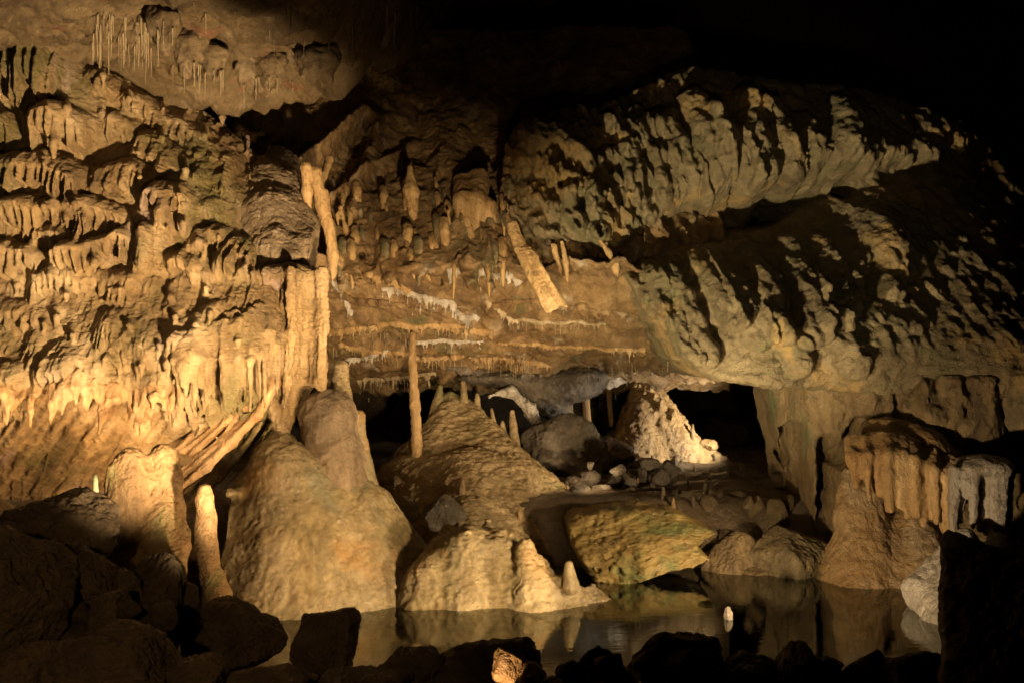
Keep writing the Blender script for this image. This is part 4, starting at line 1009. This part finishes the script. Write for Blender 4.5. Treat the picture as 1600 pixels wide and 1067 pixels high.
blob('fringe', prim, .0115, .04, M['drape'], dk='soft', amp=.7, seed=26, parent=fall, label='paler fluted fringe of the fall')
blob('apron', [('c', P(1355, 780, 8.75), P(1340, 975, 8.4), .16, .46), ('c', P(1425, 800, 8.75), P(1455, 990, 8.3), .16, .52), ('c', P(1300, 870, 8.75), P(1310, 940, 8.6), .10, .20), ('c', P(1325, 740, 8.8), P(1318, 800, 8.7), .06, .10)],
     .0125, .15, M['rform'], dk='soft', amp=1.0, seed=27, floor=-.3, parent=fall, label='smooth orange apron sloping into the pool')
vol = Vol(P(1480, 870, 8.0) - [0, .5, 0], P(1595, 690, 8.3) + [.1, .5, .1], .011)
vol.ell(P(1535, 728, 8.15), (.24, .25, .10), .08)
for k in range(9):
    px = 1490 + k * 10.5; r = rs.uniform(.04, .06); dd = 8.0 + .05 * math.sin(k * 1.7)
    bt = [828, 812, 770, 822, 826, 832, 838, 850, 858][k]
    vol.chain(pxs([(px + 2, 735, dd + .03), (px, (735 + bt) / 2, dd), (px - 1, bt, dd + .02)]), [r * 1.1, r * .9, r * .7], .03)
sculpt('pale_curtain', vol, M['bluish'], 'flow', .5, 28, label='pale grey fluted curtain with rounded drip ends at the far right', cat='flowstone curtain')
blob('shore_slab', [('c', P(1510, 840, 7.8), P(1440, 925, 7.55), .10, .16), ('c', P(1560, 850, 7.9), P(1500, 960, 7.3), .10, .2), ('c', P(1500, 880, 7.6), P(1475, 970, 7.2), .14, .14), ('c', P(1480, 960, 7.3), P(1600, 960, 7.0), .2, .3)], .0125, .12, M['bluish'], dk='rough', amp=.8, seed=9,
     label='pale ribbed rock slab sloping into the water on the right shore', cat='rock', floor=-.3)

# ================================================================ LOOSE ROCKS AND FOREGROUND
# (px centre, py centre, half width px, half height px, depth, seed, material, label)
def rocks(rows, cat='rock', **kw):
    for px, py, hw, hh, d, sd, mt, lab in rows:
        if d < 5.3 and px > 580: hh *= .84; py += 10
        rx = hw / F * d; rz = hh / F * d
        boulder('boulder' if hw > 34 else 'stone', P(px, py, d), (rx * 1.12, (rx + rz) * .56, rz * 1.12), sd, M[mt], lab, 'boulder' if hw > 34 else 'stone', rough=1.7 if mt == 'fore' else 1.2, **kw)
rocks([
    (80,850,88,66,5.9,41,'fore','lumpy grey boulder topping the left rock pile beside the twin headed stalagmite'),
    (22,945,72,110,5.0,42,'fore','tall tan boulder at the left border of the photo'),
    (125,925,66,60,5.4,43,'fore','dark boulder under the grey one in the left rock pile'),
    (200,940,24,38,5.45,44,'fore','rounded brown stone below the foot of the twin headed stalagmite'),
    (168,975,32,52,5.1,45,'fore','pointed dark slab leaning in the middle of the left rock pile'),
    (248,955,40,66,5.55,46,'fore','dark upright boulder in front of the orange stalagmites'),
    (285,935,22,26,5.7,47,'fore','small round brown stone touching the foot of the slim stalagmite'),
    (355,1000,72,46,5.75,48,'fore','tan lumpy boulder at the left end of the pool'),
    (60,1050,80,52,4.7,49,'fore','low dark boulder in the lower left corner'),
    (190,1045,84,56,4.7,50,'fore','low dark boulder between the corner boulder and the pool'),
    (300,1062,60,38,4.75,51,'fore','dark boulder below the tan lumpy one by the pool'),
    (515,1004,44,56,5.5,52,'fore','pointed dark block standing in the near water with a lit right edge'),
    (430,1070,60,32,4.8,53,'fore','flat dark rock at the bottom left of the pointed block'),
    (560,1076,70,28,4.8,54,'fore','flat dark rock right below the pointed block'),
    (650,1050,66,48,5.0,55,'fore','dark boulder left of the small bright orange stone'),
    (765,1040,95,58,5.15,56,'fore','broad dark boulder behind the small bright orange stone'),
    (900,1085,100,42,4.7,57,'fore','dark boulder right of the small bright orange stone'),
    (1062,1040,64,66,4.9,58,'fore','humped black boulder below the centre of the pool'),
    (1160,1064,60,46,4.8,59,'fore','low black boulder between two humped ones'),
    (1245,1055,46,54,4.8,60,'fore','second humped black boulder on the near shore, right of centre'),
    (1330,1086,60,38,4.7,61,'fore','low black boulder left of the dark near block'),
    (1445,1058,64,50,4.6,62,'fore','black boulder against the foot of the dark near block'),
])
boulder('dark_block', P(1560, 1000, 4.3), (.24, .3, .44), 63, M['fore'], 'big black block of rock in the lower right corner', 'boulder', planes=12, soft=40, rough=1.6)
for px, py, r_, sd, lab in [(790,1042,(.075,.07,.10),64,'small bright orange stone near the bottom centre'), (826,1056,(.06,.06,.055),65,'small orange stone leaning right of the brighter one')]:
    boulder('orange_stone', P(px, py, 4.72), r_, sd, M['stal'], lab, 'stone', planes=10)
rocks([
    (1232,880,52,54,8.75,71,'rwall','olive boulder with a bright edge on the far shore left of the flowstone fall'),
    (1140,885,38,44,8.9,72,'rlow','brown boulder on the far shore beside the rippled block'),
    (1185,905,26,18,8.7,73,'rlow','small brown stone between two far shore boulders'),
    (1170,810,34,28,9.6,74,'rlow','pale topped rock on the slope above the far shore'),
    (1120,830,44,24,9.5,75,'rlow','low rock behind the tip of the rippled block'),
    (1215,800,30,30,9.6,76,'rlow','rock leaning against the lower right wall'),
    (1300,905,24,20,8.5,77,'rlow','small ochre stone at the waterline below the flowstone fall'),
    (970,750,20,20,10.4,78,'grey','pale angular stone in the rubble right of the grey boulder'),
    (1000,745,18,14,10.6,79,'grey','flat grey stone behind the pale angular one in the rubble'),
    (940,775,22,18,10.1,80,'grey','dark stone at the left end of the rubble'),
    (985,780,24,18,10.0,81,'grey','wet grey stone in the middle of the rubble'),
    (1012,772,16,12,10.2,82,'grey','small wet stone at the right end of the rubble'),
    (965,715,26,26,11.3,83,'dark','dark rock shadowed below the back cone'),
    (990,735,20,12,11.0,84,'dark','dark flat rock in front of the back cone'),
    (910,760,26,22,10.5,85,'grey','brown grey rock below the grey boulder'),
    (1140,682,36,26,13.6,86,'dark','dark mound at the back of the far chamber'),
    (1213,684,10,16,11.6,87,'drape','pale stone at the right entrance of the far chamber'),
    (1105,695,16,9,12.2,88,'drape','pale knob on the right skirt of the back cone'),
    (690,800,30,22,9.0,89,'grey','grey rounded stone behind the front mound with a small arch'),
])
v, q, t = tube(pxs([(1138,972,7.25),(1138,958,7.25),(1137,949,7.25)]), [.03, .032, .018], 12, 6, 2, .25)
put('white_stone', v, q, t, M['grey'], 'small white egg shaped stone standing in the pool', 'stone')
# small stalagmites dotted over the back chamber floor

rs = np.random.RandomState(44)
small = []
for k in range(5):
    v_, f_ = boulder_mesh((0, 0, 0), (1, 1.1, .8), 200 + k, planes=11, soft=40, sub=4); me = raw_mesh('stone', v_, np.zeros((0, 4), int), f_); me.materials.append(M['fore']); small.append(me)
def scatter(n, box, dr, sr, label, group, mat=None):
    for k in range(n):
        px = rs.uniform(box[0], box[1]); py = rs.uniform(box[2], box[3]); d = rs.uniform(*dr); r = rs.uniform(*sr)
        me = small[rs.randint(5)]
        if mat:
            key = me.name + mat
            if key not in bpy.data.meshes: c_ = me.copy(); c_.name = key; c_.materials[0] = M[mat]
            me = bpy.data.meshes[key]
        o = bpy.data.objects.new('stone', me); COL.objects.link(o); o.location = P(px, py, d); o.scale = (r, r, r); o.rotation_euler = rs.uniform(0, 6, 3); tag(o, label, 'stone', group)
scatter(22, (30, 260, 950, 1055), (5.0, 5.3), (.04, .11), 'small dark stone wedged in the left foreground rock pile', 'stones in the left rock pile')
scatter(24, (860, 1480, 1040, 1066), (4.6, 5.1), (.03, .10), 'small dark stone on the near shore of the pool', 'stones on the near shore')
scatter(34, (905, 1060, 725, 790), (9.9, 10.9), (.03, .10), 'small wet stone in the rubble below the grey boulder', 'rubble stones below the grey boulder', 'grey')
scatter(26, (1100, 1260, 780, 905), (8.9, 9.8), (.04, .14), 'small brown stone on the slope of the far shore', 'stones on the far shore', 'rlow')
# ================================================================ STRAWS AND SMALL STALAGMITES
verts = []; faces = []; off = 0
for v_, q_, t_ in BVH_SRC:
    v_ = np.asarray(v_); verts.append(v_)
    faces += (np.asarray(q_) + off).tolist() if len(q_) else []
    faces += (np.asarray(t_) + off).tolist() if len(t_) else []
    off += len(v_)
BV = BVHTree.FromPolygons(np.concatenate(verts).tolist(), faces)
verts = faces = None
EYE = Vector((0, 0, CAM_Z))
def hit(px, py):
    d = Vector(P(px, py, 1.0)) - EYE
    r = BV.ray_cast(EYE, d.normalized())
    return r[0], r[1]
def up_from(p):
    r = BV.ray_cast(Vector(p), Vector((0, 0, 1)))
    return r[0]
def straw_mesh(seed, r=.0048):
    v, q, t = tube([(0, 0, .03), (.003, .001, -.3), (-.001, .002, -.7), (.002, 0, -1.0)], [r * 1.6, r, r * .9, r * .7], 7, 3, seed, .15)
    me = raw_mesh('straw', v, q, t); me.materials.append(M['straw']); return me
STRAW = [straw_mesh(k) for k in range(4)]
n_straw = 0
def straw(p, length, thick, label, group, rs):
    global n_straw
    o = bpy.data.objects.new('soda_straw', STRAW[rs.randint(4)]); COL.objects.link(o)
    o.location = p; o.scale = (thick, thick, length); o.rotation_euler = (rs.uniform(-.03, .03), rs.uniform(-.03, .03), rs.uniform(0, 6))
    tag(o, label, 'stalactite', group); n_straw += 1
def straw_row(px0, px1, pyf, n, l0, l1, thick, label, group, seed, jit=4):
    rs = np.random.RandomState(seed)
    for k in range(n):
        px = rs.uniform(px0, px1); py = pyf(px) + rs.uniform(-jit, jit)
        h, nn = hit(px, py)
        if h is None: continue
        if nn is not None and nn.z > .35: continue
        straw(h, rs.uniform(l0, l1), thick * rs.uniform(.7, 1.3), label, group, rs)
lin = lambda x0, y0, x1, y1: (lambda x: y0 + (y1 - y0) * (x - x0) / (x1 - x0))
straw_row(145, 270, lin(145, 40, 270, 60), 52, .10, .34, .7, 'long thin straw stalactite on the high ceiling beside the top of the flowstone wall', 'straws beside the top of the flowstone wall', 1, 26)
straw_row(270, 350, lin(270, 95, 350, 110), 22, .08, .28, .7, 'straw stalactite on the low bulge of the high ceiling', 'straws on the ceiling bulge', 2, 14)
straw_row(350, 470, lin(350, 128, 470, 120), 14, .08, .24, .9, 'straw stalactite along the dark lip of the lit high ceiling', 'straws along the ceiling lip', 3, 8)
straw_row(280, 560, lin(280, 30, 560, 40), 16, .06, .2, .7, 'thin straw scattered on the lit high ceiling', 'straws scattered over the high ceiling', 4, 30)
straw_row(600, 790, lin(600, 14, 790, 6), 7, .15, .35, 1.0, 'faint straw in the dark at the top centre', 'straws in the dark top centre', 5, 8)
straw_row(885, 965, lin(885, 70, 965, 62), 9, .12, .45, .9, 'straw under the dark ceiling above the hanging rock', 'straws above the hanging rock', 6, 10)
straw_row(785, 830, lin(785, 270, 830, 290), 7, .12, .28, .7, 'straw on the left edge of the hanging rock', 'straws on the hanging rock edge', 7, 8)
straw_row(740, 800, lin(740, 415, 800, 430), 14, .04, .14, .8, 'short white straw below the olive apron', 'straws below the olive apron', 8, 10)
straw_row(795, 945, lin(795, 500, 945, 508), 26, .04, .13, .8, 'short pale straw along the ceiling rib right of centre', 'straws along the right ceiling rib', 9, 4)
straw_row(840, 930, lin(840, 378, 930, 376), 12, .05, .2, .7, 'straw under the lip of the hanging rock', 'straws under the hanging rock lip', 10, 4)
straw_row(535, 760, lin(535, 512, 760, 520), 30, .04, .12, .8, 'short straw on the long ceiling rib left of centre', 'straws on the left ceiling rib', 11, 7)
straw_row(515, 640, lin(515, 545, 640, 530), 14, .04, .14, .8, 'short straw on the ceiling rib beside the curtain', 'straws beside the curtain', 12, 6)
straw_row(660, 860, lin(660, 558, 860, 566), 28, .05, .2, .8, 'thin straw hanging over the scaly cone', 'straws over the scaly cone', 13, 9)
straw_row(560, 650, lin(560, 596, 650, 590), 14, .06, .18, .9, 'white straw above the dark hollow left of the scaly cone', 'straws above the dark hollow', 14, 5)
straw_row(900, 1085, lin(900, 580, 1085, 568), 22, .05, .2, .9, 'straw at the lip of the back chamber', 'straws at the back chamber lip', 15, 9)
straw_row(62, 160, lin(62, 786, 160, 790), 16, .05, .2, 1.0, 'white straw under the foot of the flowstone wall', 'straws under the flowstone wall', 16, 5)
print('straws', n_straw)
# little stalagmites on the chamber floor
rs = np.random.RandomState(9)
SM = []
for k in range(3):
    v, q, t = tube([(0, 0, -.06), (.004, 0, .02), (-.003, .003, .07), (.002, 0, .11)], [.032, .024, .02, .012], 12, 5, 40 + k, .2)
    me = raw_mesh('small_stalagmite', v, q, t); me.materials.append(M['floor'] if k else M['rform']); SM.append(me)
for px, py, s in [(1019,722,1.1),(1026,724,.9),(1055,725,.8),(1010,745,.8),(1035,745,.7),(1020,760,1.2),(1036,778,1.0),(1102,772,1.2),(1099,780,.8),(1075,758,.6),(1115,715,.8),(1150,712,.8),(1083,790,.8),(996,758,.9),(1052,792,.9),(1062,770,.6),(1140,740,.6),(1085,735,.6)]:
    h, nn = hit(px, py)
    if h is None: continue
    o = bpy.data.objects.new('small_stalagmite', SM[rs.randint(3)]); COL.objects.link(o)
    o.location = h; o.scale = (s * .95, s * .95, s * rs.uniform(.55, 1.0)); o.rotation_euler[2] = rs.uniform(0, 6)
    tag(o, 'thumb sized stalagmite on the wet floor of the back chamber', 'stalagmite', 'small stalagmites on the back chamber floor')
for px, py, s, lab in [(722,790,2.2,'small tan stalagmite at the foot of the scaly cone left of centre'),(812,815,1.2,'short brown stalagmite behind the front mound'),(1082,684,1.5,'thin lit stalagmite right of the back cone')]:
    h, nn = hit(px, py)
    if h is None: continue
    o = bpy.data.objects.new('small_stalagmite', SM[0]); COL.objects.link(o); o.location = h; o.scale = (s * .8, s * .8, s); tag(o, lab, 'stalagmite')


# small drips grown on the recess wall and the front of the low ceiling
rs = np.random.RandomState(91)
for k in range(60):
    px = rs.uniform(505, 795); py = rs.uniform(285, 425); L = rs.uniform(16, 62); lean = rs.uniform(-2, 8)
    h, nn = hit(px, py)
    if h is None or h.y > 11.5: continue
    d = h.y; r = rs.uniform(.012, .04)
    pts = [P(px - 2, py - 12, d + .10), P(px, py, d - .02), P(px + lean * .5, py + L * .5, d - .07), P(px + lean, py + L, d - .08)]
    v, q, t = tube(pts, [r * 1.2, r * 1.3, r, r * .3], 12, 6, k, .35, .15)
    put('drip', v, q, t, M['drape' if rs.rand() < .7 else 'mid'], 'small ochre drip hanging on the recess wall above the crystal ribs', 'stalactite', 'small drips on the recess wall')
# ================================================================ CAMERA, LAMPS, WORLD
cam = bpy.data.cameras.new('camera'); co = bpy.data.objects.new('camera', cam); COL.objects.link(co)
co.location = (0, 0, CAM_Z); co.rotation_euler = (math.pi / 2, 0, 0)
cam.sensor_width = 36; cam.lens = 36 * F / 1600; cam.clip_end = 200; cam.clip_start = .05
sc = bpy.context.scene; sc.camera = co
w = bpy.data.worlds.new('World'); sc.world = w; w.use_nodes = True
w.node_tree.nodes['Background'].inputs[0].default_value = (1, .7, .4, 1); w.node_tree.nodes['Background'].inputs[1].default_value = .0006
WARM = (1, .715, .405); WARMER = (1, .62, .29); COOL = (1, .86, .66); PALE = (1, .79, .47)
def spot(name, loc, aim, watts, color, angle=100, blend=.6, size=.07):
    l = bpy.data.lights.new(name, 'SPOT'); l.energy = watts; l.color = color; l.spot_size = math.radians(angle); l.spot_blend = blend; l.shadow_soft_size = size
    o = bpy.data.objects.new(name, l); COL.objects.link(o); o.location = loc
    o.rotation_euler = (Vector(aim) - Vector(loc)).to_track_quat('-Z', 'Y').to_euler()
    return o
LAMP = P(755, 1018, 5.9)
spot('show_lamp_wall', (-.2, 4.0, .55), P(150, 300, 8.4), 4400, WARM, 47, .6)
spot('show_lamp_under', (-2.75, 7.2, .62), P(60, 690, 8.2), 200, WARMER, 120, .9)
spot('show_lamp_low', LAMP + [-.12, .02, 0], P(290, 600, 7.9), 300, WARMER, 80, .8)
spot('show_lamp_right', (-.45, 5.45, .3), P(1090, 460, 9.2), 2100, PALE, 49, .9)
spot('show_lamp_fall', (.6, 5.7, .12), P(1390, 720, 8.5), 620, WARM, 62, .8)
spot('show_lamp_centre', (.2, 3.0, .9), P(690, 490, 9.9), 2700, WARM, 28, .9)
spot('show_lamp_mound', (.7, 5.95, .25), P(640, 820, 7.8), 480, WARM, 80, .8)
spot('show_lamp_pool', (2.75, 6.6, .55), P(790, 780, 8.8), 700, WARM, 85, .7)
spot('show_lamp_cone', (1.15, 9.7, .68), P(760, 670, 10.8), 75, WARM, 90, .8)
spot('show_lamp_back', (2.9, 11.5, 1.0), P(1010, 650, 12.3), 190, COOL, 90, .7)
spot('show_lamp_near', (-.25, 4.2, .05), P(800, 1040, 4.72), 110, WARMER, 34, .6, .02)
spot('fill_lamp', (-1.6, .8, 2.2), P(120, 950, 5.2), 120, WARMER, 60, .8)  # unseen fill, added to lift the left foreground rocks
spot('fill_lamp', (-.6, 1.6, 1.2), P(110, 380, 8.3), 160, WARM, 34, .9)  # added weak fill, softens the black shadows on the left wall
spot('fill_lamp', (0, 2.2, 1.6), P(830, 110, 11), 70, WARMER, 50, .9)  # added dim fill for the dark rock overhead, no real source
spot('fill_lamp', (1.0, 1.5, 1.3), P(1200, 430, 9.2), 170, PALE, 32, .9)  # added fill from beside the camera, lifts the right wall's shadows
sc.view_settings.view_transform = 'Standard'; sc.view_settings.look = 'None'; sc.view_settings.exposure = 0; sc.view_settings.gamma = 1
sc.cycles.use_denoising = True
sc.cycles.max_bounces = 5; sc.cycles.diffuse_bounces = 2; sc.cycles.glossy_bounces = 3; sc.cycles.transparent_max_bounces = 8
sc.cycles.sample_clamp_indirect = 4; sc.cycles.caustics_reflective = False; sc.cycles.caustics_refractive = False
